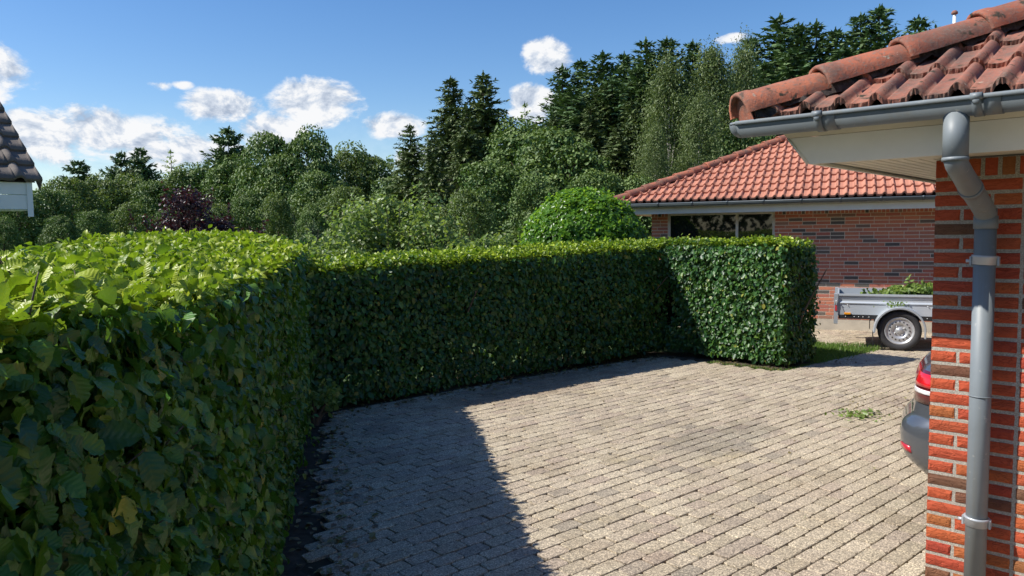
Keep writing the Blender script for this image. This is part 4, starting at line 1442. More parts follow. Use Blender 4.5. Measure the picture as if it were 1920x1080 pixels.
def loose_bush(name, loc, w_, h_, nb, per, size, mat, label, cat, ll=.5, trunk=True, spikes=6, asp=None, rb=.36):
    o = empty(name, (loc[0], loc[1], gz(*loc)), random.uniform(0, 6.28), label, cat)
    cs_ = []; rs_ = []
    mb = MB()
    for i in range(nb):
        a = random.uniform(0, 6.283); rr_ = w_ / 2 * math.sqrt(random.random()) * .8
        z = h_ * random.uniform(.28, .86) * (1 - .32 * (rr_ / (w_ / 2)) ** 2)
        c = (rr_ * math.cos(a), rr_ * math.sin(a), z)
        cs_.append(c); rs_.append(w_ * rb * random.uniform(.3, .62))
        mb.tube([(0, 0, -.05), (c[0] * .35, c[1] * .35, z * .45), (c[0] * .9, c[1] * .9, z)], [.035, .02, .006], 5, caps=False)
    P, N_, D, T_ = blob_leaves(cs_, rs_, per, size, up=.2, jit=.8, inner=.75, tint_top=.4)
    ex = [P]; en = [N_]; ed = [D]; et = [T_]
    for i in range(spikes):                       # shoots that stand out of the outline
        a = random.uniform(0, 6.283); q = w_ / 2 * random.uniform(.1, .95)
        b0 = np.array([q * math.cos(a), q * math.sin(a), h_ * random.uniform(.55, .8)]); dr = np.array([math.cos(a) * .25, math.sin(a) * .25, 1.0]) * h_ * random.uniform(.15, .30)
        t_ = rng.random(28)
        ex.append(b0 + dr * t_[:, None] + rng.normal(0, .02, (28, 3))); en.append(rng.normal(0, 1, (28, 3)) + np.array([0, 0, .6])); ed.append(rng.normal(0, 1, (28, 3))); et.append(np.full(28, .6))
        mb.tube([tuple(b0), tuple(b0 + dr)], [.008, .004], 4, caps=False)
    link('foliage', shrub_mesh('foliage', np.concatenate(ex), np.concatenate(en), np.concatenate(ed), np.concatenate(et), size, mat, aspect=asp), o, kind='stuff')
    mb.build('branches', M_bark, o, kind='stuff')
    return o
loose_bush('fruit_bush', (-2.35, 15.0), 2.9, 2.85, 38, 340, .085, M_bush, 'loose pale green fruit bush rising tallest in the middle behind the back hedge', 'bush', spikes=12)
loose_bush('fruit_bush', (-.75, 14.2), 2.3, 2.15, 26, 260, .085, M_bush, 'thin low pale green bush to the left of the round clipped shrub', 'bush', spikes=9)
loose_bush('fruit_bush', (-3.3, 13.2), 1.8, 1.95, 20, 260, .085, M_bush, 'small leafy bush where the two hedges meet', 'bush', spikes=10)
loose_bush('purple_shrub', (-8.65, 20.0), 2.7, 3.35, 22, 420, .09, M_purple, 'dark purple leaved tree with a pointed top beyond the left hedge', 'shrub', spikes=9)
loose_bush('purple_shrub', (-7.05, 19.0), 2.3, 2.3, 12, 300, .09, M_purple, 'low purple leaved shrub right of the taller purple one', 'shrub', spikes=4)
loose_bush('weed_clump', (-1.85, 6.95), .5, .38, 6, 45, .055, M_cut, 'small green weed at the foot of the corner between two hedges', 'weed', spikes=2)
loose_bush('dark_conifer_shrub', (-5.6, 21.5), 1.4, 2.6, 12, 420, .10, M_fir, 'narrow dark evergreen shrub between purple shrub and pale fruit bush', 'shrub', spikes=4, asp=.4)

# ------------------------------------------------------------------ trees
def trunk_mesh(name, h, r, mat, limbs, lean=.0):
    mb = MB()
    pts = [(0, 0, -.3), (random.gauss(0, .05) * r, 0, h * .25), (random.gauss(0, .2) * r, random.gauss(0, .2) * r, h * .55), (lean, 0, h * .97)]
    mb.tube(pts, [r * 1.15, r * .85, r * .5, r * .06], 8, caps=False)
    for c in limbs:
        z0_ = max(h * .15, c[2] * .55)
        mb.tube([(0, 0, z0_), (c[0] * .5, c[1] * .5, (z0_ + c[2]) * .55), (c[0] * .92, c[1] * .92, c[2])], [r * .35, r * .22, r * .06], 5, caps=False)
    return mb.mesh(name, mat)

def broadleaf(h, w_, mat, nb=34, per=230, size=.26, lo=.12, asp=None, seed=0):
    random.seed(seed)
    cs_ = []; rs_ = []
    for i in range(nb):
        a = i * 2.39996 + random.uniform(-.4, .4)
        f = (i + .5) / nb
        z = h * (lo + (1 - lo) * (.08 + .82 * f))
        env = math.sin(math.pi * min(1, .18 + .80 * f) ** 1.15) ** .6
        q = w_ / 2 * env * random.uniform(.45, .80)
        cs_.append((q * math.cos(a), q * math.sin(a), z - .0)); rs_.append(w_ * random.choice((.12, .16, .20, .24)) * random.uniform(.85, 1.1))
    P, N_, D, T_ = blob_leaves(cs_, rs_, per, size, up=.45, jit=.75, inner=.20, tint_top=.8, squash=.72, lumpy=.20)
    return shrub_mesh('crown', P, N_, D, T_, size, mat, aspect=asp), trunk_mesh('trunk', h, h * .022, M_bark, random.sample(cs_, 8))

def birch(h, w_, seed=0, per=250, nb=95):
    random.seed(seed)
    cs_ = []; rs_ = []
    for i in range(nb):
        f = (i + .5) / nb
        a = i * 2.39996 + random.uniform(-.5, .5)
        z = h * (.16 + .80 * f)
        q = w_ / 2 * (1 - f) ** .55 * random.uniform(.25, .95)
        cs_.append((q * math.cos(a), q * math.sin(a), z)); rs_.append(w_ * random.uniform(.08, .17))
    P, N_, D, T_ = blob_leaves(cs_, rs_, per, .2, up=.1, jit=.9, inner=.9, tint_top=.4, squash=1.9, droop=1.6)
    return shrub_mesh('crown', P, N_, D, T_, .17, M_birch, aspect=.6), trunk_mesh('trunk', h, h * .008, M_birchbark, random.sample(cs_, 16))

SP = (np.array([(0, 0, 0), (.10, .10, .012), (.20, .16, -.02), (.09, .36, .01), (.19, .44, -.02), (.05, .72, -.02), (0, 1, -.07), (-.05, .74, -.02), (-.17, .50, -.03), (-.09, .40, .01), (-.20, .2, -.03), (-.10, .12, .012)], float),
      np.array([(0, 1, 2, 3), (0, 3, 4, 5), (0, 5, 6, 7), (0, 7, 8, 9), (0, 9, 10, 11)]), np.zeros(12))
def conifer(h, rmax, mat, droop=.25, up_tip=.0, dens=1.0, bare=.08, seed=0, power=.85, sparse=0.0, spray=.85):
    random.seed(seed)
    P = []; N_ = []; D = []; S_ = []; T_ = []
    z = h * bare
    step = h * .0195 / dens
    branches = []
    while z < h * .985:
        f = (z - h * bare) / (h * (1 - bare))
        R0 = rmax * (1 - f) ** power
        nb = int(6 + 3 * (1 - f))
        a0 = random.uniform(0, 6.28)
        for k in range(nb):
            if random.random() < sparse: continue
            a = a0 + 6.283 * k / nb + random.gauss(0, .18)
            L = max(.25, R0 * random.choice((1, 1, 1, 1.25, .7)) * random.uniform(.62, 1.15))
            dr = np.array([math.cos(a), math.sin(a), 0.0])
            rise = (.35 * f + .05) - droop * (1 - f)
            n = max(3, int(L / .24 * (1.1 if f < .7 else 1.4)))
            for i in range(n):
                t = (i + .6) / n
                p = dr * L * t + np.array([0, 0, z + L * (rise * t - droop * .5 * t * t + up_tip * t * t)])
                for sgn_ in (-1, 0, 1):
                    if sgn_ == 0 and i < n - 1 and random.random() < .55: continue
                    ad = a + sgn_ * random.uniform(.5, .95)
                    P.append(p); D.append((math.cos(ad), math.sin(ad), rise - droop * t * .9 + up_tip * t + random.gauss(0, .12)))
                    N_.append((random.gauss(0, .75), random.gauss(0, .75), 1)); S_.append(spray * (1.05 - .55 * t) * (.55 + .45 * (1 - f)) * random.uniform(.75, 1.2)); T_.append(max(0, min(1, random.gauss(.15 + .4 * t, .2))))
            branches.append((z, a, L, rise))
        z += step * random.uniform(.7, 1.35) * (1.0 if f < .75 else 1.25)
    for q in range(5):
        a = random.uniform(0, 6.28)
        P.append((0, 0, h * .965)); D.append((.12 * math.cos(a), .12 * math.sin(a), 1)); N_.append((math.cos(a), math.sin(a), 0)); S_.append(h * .045); T_.append(.2)
    P, N_, D, S_, T_ = map(np.array, (P, N_, D, S_, T_))
    me = scatter_mesh('crown', SP, P, frames(N_, D), np.stack([S_ * 1.15, S_, S_], 1), mat, T_)
    mb = MB()
    mb.tube([(0, 0, -.3), (0, 0, h * .5), (0, 0, h * .99)], [h * .016, h * .010, .012], 7, caps=False)
    for (z_, a, L, rise) in branches[::3]:
        mb.tube([(0, 0, z_), (math.cos(a) * L * .8, math.sin(a) * L * .8, z_ + L * (rise * .8 - droop * .32))], [.03, .008], 3, caps=False)
    return me, mb.mesh('trunk', M_bark)

def px_at(u, d):            # lateral place of something seen at photo column u and distance d
    return (u - 960) / 1430 * d
def top_h(u, v, d):         # its height when its top shows at row v
    yh = 436.2 - .0131 * (u - 960)
    dz = (yh - v) / 1430 * d
    return 1.75 + dz
GF = -.154
kinds = {}
kinds['fir'] = [(conifer(14, 3.9, M_fir, .20, .20, .95, seed=s, spray=.92, power=.72), 14) for s in (1, 2, 3, 4)]
kinds['spruce'] = [(conifer(15, 4.3, M_spruce, .55, .14, .95, seed=s, power=.68, spray=1.05), 15) for s in (11, 12, 13)]
kinds['far'] = [(conifer(13, 4.2, M_fir, .10, .15, .50, seed=s, power=.6, sparse=.15, bare=.4, spray=1.7), 13) for s in (21, 22)]
kinds['bare'] = [(conifer(12, 3.4, M_bush, .05, .1, .4, seed=31, sparse=.45, bare=.3, spray=.8), 12)]
kinds['oak'] = [(broadleaf(11, 9.4, M_oak, 44, 300, .30, seed=s), 11) for s in (41, 42, 43)]
kinds['lime'] = [(broadleaf(10, 8.6, M_lime, 42, 280, .28, seed=s), 10) for s in (51, 52)]
kinds['birch'] = [(birch(12, 7.4, s), 12) for s in (61, 62)]
random.seed(99)
def tree(kind, u, v, d, label, wide=1.0, cat='tree', group=None, var=None, rot=None):
    (crown, trunk), h0 = kinds[kind][var if var is not None else random.randrange(len(kinds[kind]))]
    h = top_h(u, v, d) - GF
    s_ = h / h0
    nm = {'fir': 'fir_tree', 'spruce': 'spruce_tree', 'far': 'pine_tree', 'bare': 'larch_tree', 'oak': 'broadleaf_tree', 'lime': 'broadleaf_tree', 'birch': 'birch_tree'}[kind]
    o = empty(nm, (px_at(u, d), d, GF), random.uniform(0, 6.28) if rot is None else rot, label, cat, group)
    o.scale = (s_ * wide, s_ * wide, s_)
    link('crown', crown, o); link('trunk', trunk, o)
    return o
G1 = 'dark conifers on the right of the wood'
# right-hand conifers, left to right
for i, (k, u, v, d, wd, lab) in enumerate([
    ('spruce', 775, 236, 46, 1.0, 'pointed dark spruce standing first left of the tall twin spruces'),
    ('spruce', 852, 150, 50, 1.0, 'left one of the two tall drooping spruces in the middle'),
    ('spruce', 912, 140, 50, 1.05, 'right one of the two tall drooping spruces in the middle, the taller one'),
    ('spruce', 880, 200, 45, .9, 'lower spruce in front between the two tall drooping ones'),
    ('fir', 1058, 128, 56, 1.0, 'first fir at the left end of the tall conifer row by the small round cloud'),
    ('fir', 1092, 118, 56, .9, 'narrow fir second from the left in the tall conifer row'),
    ('fir', 1132, 104, 55, 1.15, 'broad fir below and right of the round cloud'),
    ('fir', 1172, 106, 57, .95, 'thin topped fir right of the broad fir under the cloud'),
    ('fir', 1212, 80, 56, 1.15, 'tall fir rising just left of the pale birches'),
    ('fir', 1250, 78, 57, 1.0, 'fir with slender top behind the left birch'),
    ('fir', 1298, 84, 58, .9, 'fir top standing alone in the gap behind the birches'),
    ('fir', 1332, 94, 58, .8, 'short leaning fir top between the two birch crowns'),
    ('fir', 1405, 78, 54, 1.0, 'fir right of the birches and left of the tallest group'),
    ('fir', 1458, 38, 54, 1.2, 'broad tall fir above the near roof edge'),
    ('fir', 1492, 54, 55, 1.0, 'fir close to the right side of the broad tall fir'),
    ('fir', 1525, 48, 56, 1.05, 'fir with a bare leader right of the broad tall pair'),
    ('fir', 1560, 62, 55, .9, 'shorter fir half hidden by the near hip tiles'),
    ('fir', 1606, 36, 56, 1.0, 'left fir of the last pair above the near hip tiles'),
    ('fir', 1640, 22, 56, 1.05, 'highest fir of the last pair above the near hip tiles'),
    ('fir', 1712, 40, 58, 1.0, 'fir tip just showing over the near ridge'),
    ('spruce', 1110, 200, 47, 1.0, 'shaded spruce in front below the broad fir'),
    ('spruce', 1185, 190, 46, 1.0, 'spruce with sunlit shelves left of the birches'),
    ('spruce', 1040, 220, 48, .9, 'drooping spruce at the left foot of the conifer row'),
    ('fir', 1150, 150, 50, 1.1, 'fir filling the middle of the dark conifer row'),
    ('fir', 1430, 120, 48, 1.1, 'fir directly above the end of the near gutter'),
    ('fir', 1078, 165, 50, 1.3, 'broad bushy fir low between the first two of the tall row'),
    ('spruce', 1128, 165, 50, 1.2, 'wide spruce with pale green shelves in the middle of the row'),
    ('fir', 1195, 130, 52, 1.3, 'bushy fir left below the fir beside the birches'),
    ('spruce', 1235, 150, 50, 1.1, 'dark spruce closing the gap behind the left birch'),
    ('fir', 1480, 100, 50, 1.35, 'bushy fir low below the broad tall fir at the near roof'),
    ('fir', 1575, 95, 51, 1.3, 'bushy fir low between the two last groups above the near roof'),
    ('spruce', 960, 225, 50, 1.0, 'ragged spruce right of the twin drooping spruces'),
    ('spruce', 1160, 240, 44, 1.1, 'front spruce with lit boughs above the dome shaped shrub'),
    ('fir', 1380, 140, 52, 1.0, 'fir filling the gap right of the second birch')]):
    tree(k, u, v, d, lab, wd * (1.22 if k == 'fir' else 1.12), group=G1)
tree('birch', 1255, 138, 41, 'pale loose birch left of the brighter birch', 1.0, group='birches behind the neighbour roof', var=0)
tree('birch', 1335, 112, 41, 'tallest pale green birch above the neighbour roof', .95, group='birches behind the neighbour roof', var=1)
tree('birch', 1392, 108, 43, 'slim birch right beside the end of the near gutter', .7, group='birches behind the neighbour roof', var=0, rot=2.)
tree('birch', 1230, 250, 36, 'low birch in front of the pale birches', .8, group='birches behind the neighbour roof', var=1, rot=1.)
tree('birch', 1310, 200, 37, 'middle birch just behind the neighbour hip ridge', .95, group='birches behind the neighbour roof', var=0, rot=4.)
# broadleaf mass in the middle right
G2 = 'broadleaf trees at the edge of the wood'
for (k, u, v, d, wd, lab) in [
    ('oak', 985, 232, 44, .85, 'dark oak right of the twin spruces under the bright white cloud'),
    ('oak', 1055, 240, 40, .85, 'dark round oak left of the conifer shelves'),
    ('oak', 925, 300, 38, .8, 'dark oak below the twin spruces'),
    ('oak', 1120, 320, 34, .8, 'shaded oak behind the dome shaped shrub'),
    ('oak', 1010, 335, 32, .8, 'low dark oak just left above the dome shaped shrub'),
    ('oak', 1190, 330, 34, .7, 'dark oak behind the tip of the neighbour roof'),
    ('lime', 880, 355, 30, .7, 'light green low tree under the twin spruces'),
    ('spruce', 815, 245, 42, .8, 'bushy spruce between the first spruce and the twins'),
    ('oak', 520, 250, 62, .62, 'left half of the tall oak pair against the big cloud'),
    ('oak', 583, 246, 62, .62, 'right half of the tall oak pair against the big cloud'),
    ('oak', 550, 290, 60, .75, 'oak in front of the tall oak pair'),
    ('oak', 610, 320, 55, .8, 'dark oak right below the tall oak pair'),
    ('lime', 665, 278, 66, .7, 'airy grey green tree right of the tall oak pair'),
    ('lime', 705, 296, 66, .7, 'airy tree with a ragged top left of the first spruce'),
    ('oak', 740, 330, 50, .7, 'dark tree at the foot of the first spruce'),
    ('lime', 660, 350, 46, .8, 'yellow green tree behind the pale fruit bush'),
    ('oak', 450, 290, 64, .75, 'oak under the single broad pine'),
    ('oak', 400, 302, 66, .8, 'oak between the broad pine and the three thin pines'),
    ('lime', 350, 305, 66, .75, 'pale tree under the brown thin pine'),
    ('oak', 300, 330, 64, .75, 'dark tree under the middle thin pine'),
    ('lime', 250, 322, 66, .75, 'green tree under the left thin pine'),
    ('lime', 195, 324, 64, .7, 'yellow tinged tree right of the small far pine'),
    ('lime', 140, 325, 60, .8, 'rounded light tree next to the shed roof'),
    ('oak', 95, 345, 55, .8, 'dark tree directly behind the shed eave'),
    ('oak', 40, 350, 52, .9, 'tree hidden for the most part by the shed roof'),
    ('oak', 180, 385, 44, .7, 'low front oak right of the shed boards'),
    ('oak', 120, 395, 40, .7, 'lowest front oak beside the shed boards'),
    ('lime', 255, 372, 46, .7, 'light front tree left of the purple shrub'),
    ('oak', 330, 372, 48, .7, 'front oak behind the purple shrub'),
    ('lime', 410, 372, 46, .65, 'front light tree right of the purple shrub'),
    ('oak', 470, 350, 48, .7, 'front oak right of the purple shrub'),
    ('lime', 525, 368, 46, .62, 'front yellow green tree below the tall oak pair'),
    ('oak', 590, 385, 42, .6, 'lowest front oak left of the pale fruit bush'),
    ('oak', 10, 400, 38, .7, 'low oak under the shed eave at the very edge'),
    ('oak', 1275, 345, 34, .7, 'dark low oak behind the neighbour hip ridge'),
    ('oak', 1385, 230, 40, .6, 'glossy dark tree under the end of the near gutter')]:
    tree(k, u, v + (9 if u < 500 else 0), d, lab, wd * 1.1, group=G2)
G3 = 'thin pines on the skyline'
for (k, u, v, d, wd, lab) in [
    ('far', 237, 287, 95, .75, 'left one of the three thin pines on the left skyline'),
    ('far', 274, 281, 95, .8, 'middle one of the three thin pines on the left skyline'),
    ('bare', 330, 283, 95, 1.1, 'brownish sparse larch right of the two thin pines'),
    ('far', 438, 243, 88, .95, 'single broad pine on the skyline left of the tall oaks'),
    ('far', 158, 303, 95, 1.0, 'small far pine nearest to the shed roof'),
    ('bare', 988, 196, 75, .8, 'bare thin larch tip against the bright white cloud')]:
    tree(k, u, v, d, lab, wd, group=G3)
# the wood behind, read as one mass
fw_o = link('far_wood', None) if False else None
cs_ = []; rs_ = []
for i in range(150):
    u = random.uniform(-500, 2400); d = random.uniform(72, 84)
    hh = (random.uniform(3.5, 6.5) if u < 760 else random.uniform(7, 11))
    cs_.append((px_at(u, d), d, hh * random.uniform(.3, .8))); rs_.append(hh * .35)
P, N_, D, T_ = blob_leaves(cs_, rs_, 260, .5, up=.3, inner=.4)
fwd = link('far_wood', shrub_mesh('far_wood', P, N_, D, T_, .55, M_oak)); tag(fwd, 'dense dark wood closing the view behind the single trees', 'wood', kind='stuff')

cs_ = []; rs_ = []
for i in range(200):
    cs_.append((random.uniform(-50, 5), random.uniform(-34, -26), random.uniform(.5, 10))); rs_.append(random.uniform(2.4, 3.6))
P, N_, D, T_ = blob_leaves(cs_, rs_, 160, .5, up=.3, inner=.4)
tag(link('garden_wood', shrub_mesh('garden_wood', P, N_, D, T_, .6, M_oak)), 'trees on the far side of the yard, mirrored dark in the window', 'wood', kind='stuff')

# ================================================================== grass by the neighbour wall
def grass(name, region, n, h0, label, mat=M_grass):
    pts = []
    while len(pts) < n:
        a, b = random.random(), random.random()
        p = region(a, b)
        if p is not None: pts.append((p[0], p[1], gz(p[0], p[1]) - .03))
    P = np.array(pts)
    D = rng.normal(0, .45, (n, 3)); D[:, 2] = 1
    N_ = rng.normal(0, 1, (n, 3)); N_[:, 2] *= .2
    S_ = h0 * rng.uniform(.5, 1.3, n)
    tpl = (np.array([(-.07, 0, 0), (.07, 0, 0), (.05, .55, .06), (0, 1, .22)], float), np.array([(0, 1, 2, 3)]), np.zeros(4))
    me = scatter_mesh(name, tpl, P, frames(N_, D), np.stack([S_, S_, S_], 1), mat, np.clip(rng.normal(.2, .3, n), 0, 1))
    return tag(link(name, me), label, 'grass', kind='stuff')
def reg1(a, b):
    s_ = 6.25 + a * 2.4; t_ = -2.02 + b * 5.0 + random.gauss(0, .04)
    if s_ > 8.38 + .12 * math.sin(t_ * 7) + random.gauss(0, .05): return None
    p = C0 + PX * s_ + PY * t_
    q = Vector((p.x - 2.801, p.y - 15.264, 0))
    if q.dot(Vector((math.sin(R_(23.5)), math.cos(R_(23.5)), 0))) > -.02: return None
    return (p.x, p.y)
grass('grass_patch', reg1, 30000, .075, 'bright green grass between hedge end and trailer')
# weeds at the foot of the hedges and in joints
def scatter_litter(name, pts, size, mat, label, cat, flat=.25):
    P = np.array([(x, y, gz(x, y) + .006 + random.random() * .012) for x, y in pts])
    n = len(P)
    N_ = rng.normal(0, flat, (n, 3)); N_[:, 2] += 1
    D = rng.normal(0, 1, (n, 3)); D[:, 2] *= .2
    me = scatter_mesh(name, LM, P, frames(N_, D), size * rng.uniform(.5, 1.3, n), mat, np.clip(rng.normal(.2, .3, n), 0, 1))
    return tag(link(name, me), label, cat, kind='stuff')
pts = []
for i in range(520):
    s_ = random.uniform(1.5, 7.0); o = random.gauss(-.22, .16)
    if o > .02: continue
    p = L0 + LD * s_ + LN * o; pts.append((p.x, p.y))
for i in range(420):
    s_ = random.uniform(0, 5.4); o = random.gauss(-.12, .10)
    p = C0 + PX * s_ + PY * o; pts.append((p.x, p.y))
scatter_litter('fallen_leaves', pts, .045, M_dry, 'small dry leaves littering the soil at the foot of the hedges', 'leaf litter')
# clippings on the paving
cl = empty('hedge_clippings', (3.25, 7.0, 0), 0, 'small heap of cut green twigs lying on the sunny paving', 'clippings')
n = 85
P = np.stack([rng.normal(0, .13, n), rng.normal(0, .10, n), .006 + rng.random(n) * .03], 1)
N_ = rng.normal(0, .6, (n, 3)); N_[:, 2] += 1
link('leaves', scatter_mesh('leaves', LM, P, frames(N_, rng.normal(0, 1, (n, 3)) * np.array([1, 1, .2])), .045 * rng.uniform(.5, 1.3, n), M_cut, rng.random(n) * .5), cl, kind='stuff')
mb = MB()
for i in range(9):
    a = Vector((random.gauss(0, .12), random.gauss(0, .08), .01)); b = a + Vector((random.gauss(0, .1), random.gauss(0, .1), random.uniform(0, .03)))
    mb.tube([a, b], [.003, .0015], 5)
mb.build('twigs', M_bark, cl)
pts = []
for i in range(110):
    p = Vector((random.uniform(-.3, 4.5), random.uniform(3.5, 10), 0))
    if in_paving(p.x, p.y): pts.append((p.x, p.y))
for i in range(60):
    pts.append((random.gauss(3.55, .25), random.gauss(7.6, .35)))
for i in range(60):
    p = C0 + PX * (6.2 + random.random() * .6) + PY * random.gauss(-2.2, .10); pts.append((p.x, p.y))
for i in range(90):
    p = C0 + PX * (5.35 + random.gauss(0, .06)) + PY * random.uniform(-2.0, -1.0); pts.append((p.x, p.y))
scatter_litter('paving_litter', pts, .028, M_dry, 'scattered leaf scraps on the sunlit paving', 'leaf litter')
def reg2(a, b):
    # moss and weed tufts at the foot of the sunlit hedge end
    if a < .6:
        p = C0 + PX * (5.40 + random.gauss(0, .045)) + PY * (-2.0 + b * 1.1)
    else:
        p = C0 + PX * (5.45 + b * .9) + PY * (-1.99 + random.gauss(0, .045))
    return (p.x, p.y)
grass('weed_fringe', reg2, 1500, .045, 'weeds and moss fringing the foot of the sunlit hedge end')
jt = []
while len(jt) < 26:
    x, y = random.uniform(-.2, 4), random.uniform(4, 9.5)
    if in_paving(x, y): jt.append((x, y))
jpts = [(x + random.gauss(0, .012), y + random.gauss(0, .012)) for x, y in jt for q in range(14)]
it = iter(jpts)
P = np.array([(x, y, gz(x, y) - .012) for x, y in jpts]); n = len(P)
D = rng.normal(0, .6, (n, 3)); D[:, 2] = 1
tpl = (np.array([(-.1, 0, 0), (.1, 0, 0), (.07, .55, .06), (0, 1, .22)], float), np.array([(0, 1, 2, 3)]), np.zeros(4))
tag(link('joint_weeds', scatter_mesh('joint_weeds', tpl, P, frames(rng.normal(0, 1, (n, 3)), D), .022 * rng.uniform(.5, 1.3, n), M_grass, rng.random(n) * .4)), 'tiny weed tufts in the joints of the paving', 'weeds', kind='stuff')

# ================================================================== TRAILER
TR = empty('utility_trailer', (5.62, 11.1, gz(0, 11.1)), R_(-23.5), 'open grey metal trailer parked in front of the neighbour brick wall', 'trailer')
TX0, TX1, TY0, TY1 = -.80, 1.35, .10, 1.36
zb, zt = .500, .812
def side_panel(yf, sgn_, nm='side_panel'):
    mb = MB()
    # section from bottom to top (y outwards = -), with a pressed ridge and a rolled rim
    prof_ = [(0, zb), (0, .655), (-.012, .668), (-.012, .676), (.004, .700), (.004, .735), (-.004, .742), (-.004, .780), (-.022, .783), (-.022, zt), (.018, zt), (.018, zb)]
    mb.extrude([(yf + sgn_ * y, z) for y, z in prof_], TX0, TX1)
    return mb.build(nm, M_panel, TR)
side_panel(TY0, 1); side_panel(TY1, -1)
MB().box((TX1 - .02, TY0 + .02, zb), (TX1, TY1 - .02, zt - .005)).build('front_panel', M_panel, TR)
tg = MB().box((TX0 + .005, TY0 + .03, zb), (TX0 + .025, TY1 - .03, zt - .005)).build('tailgate', M_panel, TR)
MB().box((TX0, TY0 + .02, zb - .02), (TX1, TY1 - .02, zb)).build('floor', M_black, TR)
cp_ = MB()
for (yy, s_) in ((TY0, 1), (TY1, -1)):
    c = MB()
    ya, yb = sorted((yy - .028 * s_, yy + .03 * s_))
    c.box((TX0 - .045, ya, .355), (TX0 + .012, yb, zt + .004), bev=.004)
    # folded gusset at the corner
    ya2 = yy - .012 * s_
    V = [(TX0 + .012, ya2, zb - .02), (TX0 + .115, ya2, zb), (TX0 + .03, ya2, .70), (TX0 + .03, ya2, zt), (TX0 + .012, ya2, zt)]
    V2 = [(a, b_ + .010 * s_, c_) for a, b_, c_ in V]
    c.add(V + V2, [(0, 1, 2, 3, 4), (9, 8, 7, 6, 5), (0, 1, 6, 5), (1, 2, 7, 6), (2, 3, 8, 7), (3, 4, 9, 8)])
    post = c.build('corner_post', M_metal, TR)
    MB().box((TX0 - .030, yy - .034 * s_ - .003, .555), (TX0 - .002, yy - .034 * s_ + .003, .64)).build('reflector', M_redrefl, post)
    l = MB(); l.tube([(TX0 - .02, yy - .045 * s_, .645), (TX0 - .02, yy - .045 * s_, .70), (TX0 - .005, yy - .045 * s_, .715), (TX0 + .008, yy - .045 * s_, .70)], .006, 8)
    l.build('latch', M_bolt, post)
# frame rail with bolts
rl = MB().box((TX0 + .02, TY0 - .012, zb - .066), (TX1 + .05, TY0 + .03, zb - .004)).build('frame_rail', M_black, TR)
MB().box((TX0 + .02, TY1 - .03, zb - .066), (TX1 + .05, TY1 + .012, zb - .004)).build('frame_rail', M_black, TR)
for bx in (-.68, -.56, -.50, -.44, -.36, -.19, .41, .6):
    MB().lathe([(0, .006), (.006, .005), (.008, 0)], Matrix.Translation((bx, TY0 - .012, zb - .032)) @ Matrix.Rotation(R_(90), 4, 'X'), 8).build('bolt', M_bolt, rl)
MB().box((TX0 + .10, TY0 - .026, zb + .000), (TX0 + .19, TY0 - .004, zb + .030), bev=.004).build('side_marker', M_amber, TR)
for bx in (-.66, -.13, .41):
    MB().tube([(bx, TY0 - .006, .652), (bx + .018, TY0 - .008, .625)], .005, 6).build('rope_hook', M_bolt, TR)
# wheels
for yy, s_ in ((TY0 - .085, 1), (TY1 + .085, -1)):
    Mw = Matrix.Translation((.045, yy, .292)) @ Matrix.Rotation(R_(90 * s_), 4, 'X')
    wh = MB()
    wh.lathe([(.205, -.062), (.255, -.078), (.283, -.068), (.291, -.040), (.292, .0), (.291, .040), (.283, .068), (.255, .078), (.225, .074), (.200, .060), (.196, .03)], Mw, 48)
    wobj = wh.build('wheel', M_tyre, TR)
    rm = MB()
    rm.lathe([(.200, .062), (.190, .066), (.183, .060), (.176, .046), (.166, .040), (.150, .044), (.120, .050), (.105, .046), (.092, .030), (.060, .026), (.052, .030), (.046, .044), (.030, .056), (.0, .058)], Mw, 48)
    rm.lathe([(.200, .062), (.198, -.05), (.0, -.05)], Mw, 48)
    rim = rm.build('rim', M_rim, wobj)
    hl = MB(); 
    for k in range(16):
        a = 2 * math.pi * k / 16
        hl.lathe([(0, .0525), (.0105, .0525), (.0105, .040)], Mw @ Matrix.Translation((.134 * math.cos(a), .134 * math.sin(a), -.0015)), 10)
    hl.build('vent_holes', M_black, rim)
    nt_ = MB()
    for k in range(4):
        a = 2 * math.pi * (k + .35) / 4
        nt_.lathe([(0, .046), (.010, .044), (.012, .026)], Mw @ Matrix.Translation((.072 * math.cos(a), .072 * math.sin(a), 0)), 8)
    nt_.build('wheel_bolts', M_bolt, rim)
    # mudguard
    mg = MB()
    n = 20; ra = .345
    secs = []
    for q in range(n + 1):
        a = R_(-18 + 206 * q / n)
        r_ = ra + (.015 if q in (0, n) else 0)
        cx, cz = .045 + math.cos(a) * r_ * 1.0, .300 + math.sin(a) * r_
        secs.append((cx, cz, a))
    V = []
    yo, yi = yy - .115 * s_, yy + .085 * s_
    for cx, cz, a in secs:
        cxi, czi = cx - math.cos(a) * .030, cz - math.sin(a) * .030
        V += [(cx, yi, cz), (cx, yo + .015 * s_, cz), (cx - math.cos(a) * .008, yo, cz - math.sin(a) * .008), (cxi, yo, czi), (cxi, yo + .006 * s_, czi), (cx - math.cos(a) * .006, yo + .014 * s_, cz - math.sin(a) * .006), (cx - math.cos(a) * .006, yi, cz - math.sin(a) * .006)]
    F = []
    for q in range(n):
        for k in range(7):
            F.append((q * 7 + k, q * 7 + (k + 1) % 7, q * 7 + 7 + (k + 1) % 7, q * 7 + 7 + k))
    F += [tuple(range(7)), tuple(n * 7 + k for k in reversed(range(7)))]
    mg.add(V, F)
    mg.build('mudguard', M_metal, TR)
    MB().box((.045 - ra - .012, min(yo, yi), .135), (.045 - ra - .004, max(yo, yi), .27)).build('mud_flap', M_black, TR)
MB().tube([(.045, TY0 - .03, .292), (.045, TY1 + .03, .292)], .025, 10).build('axle', M_black, TR)
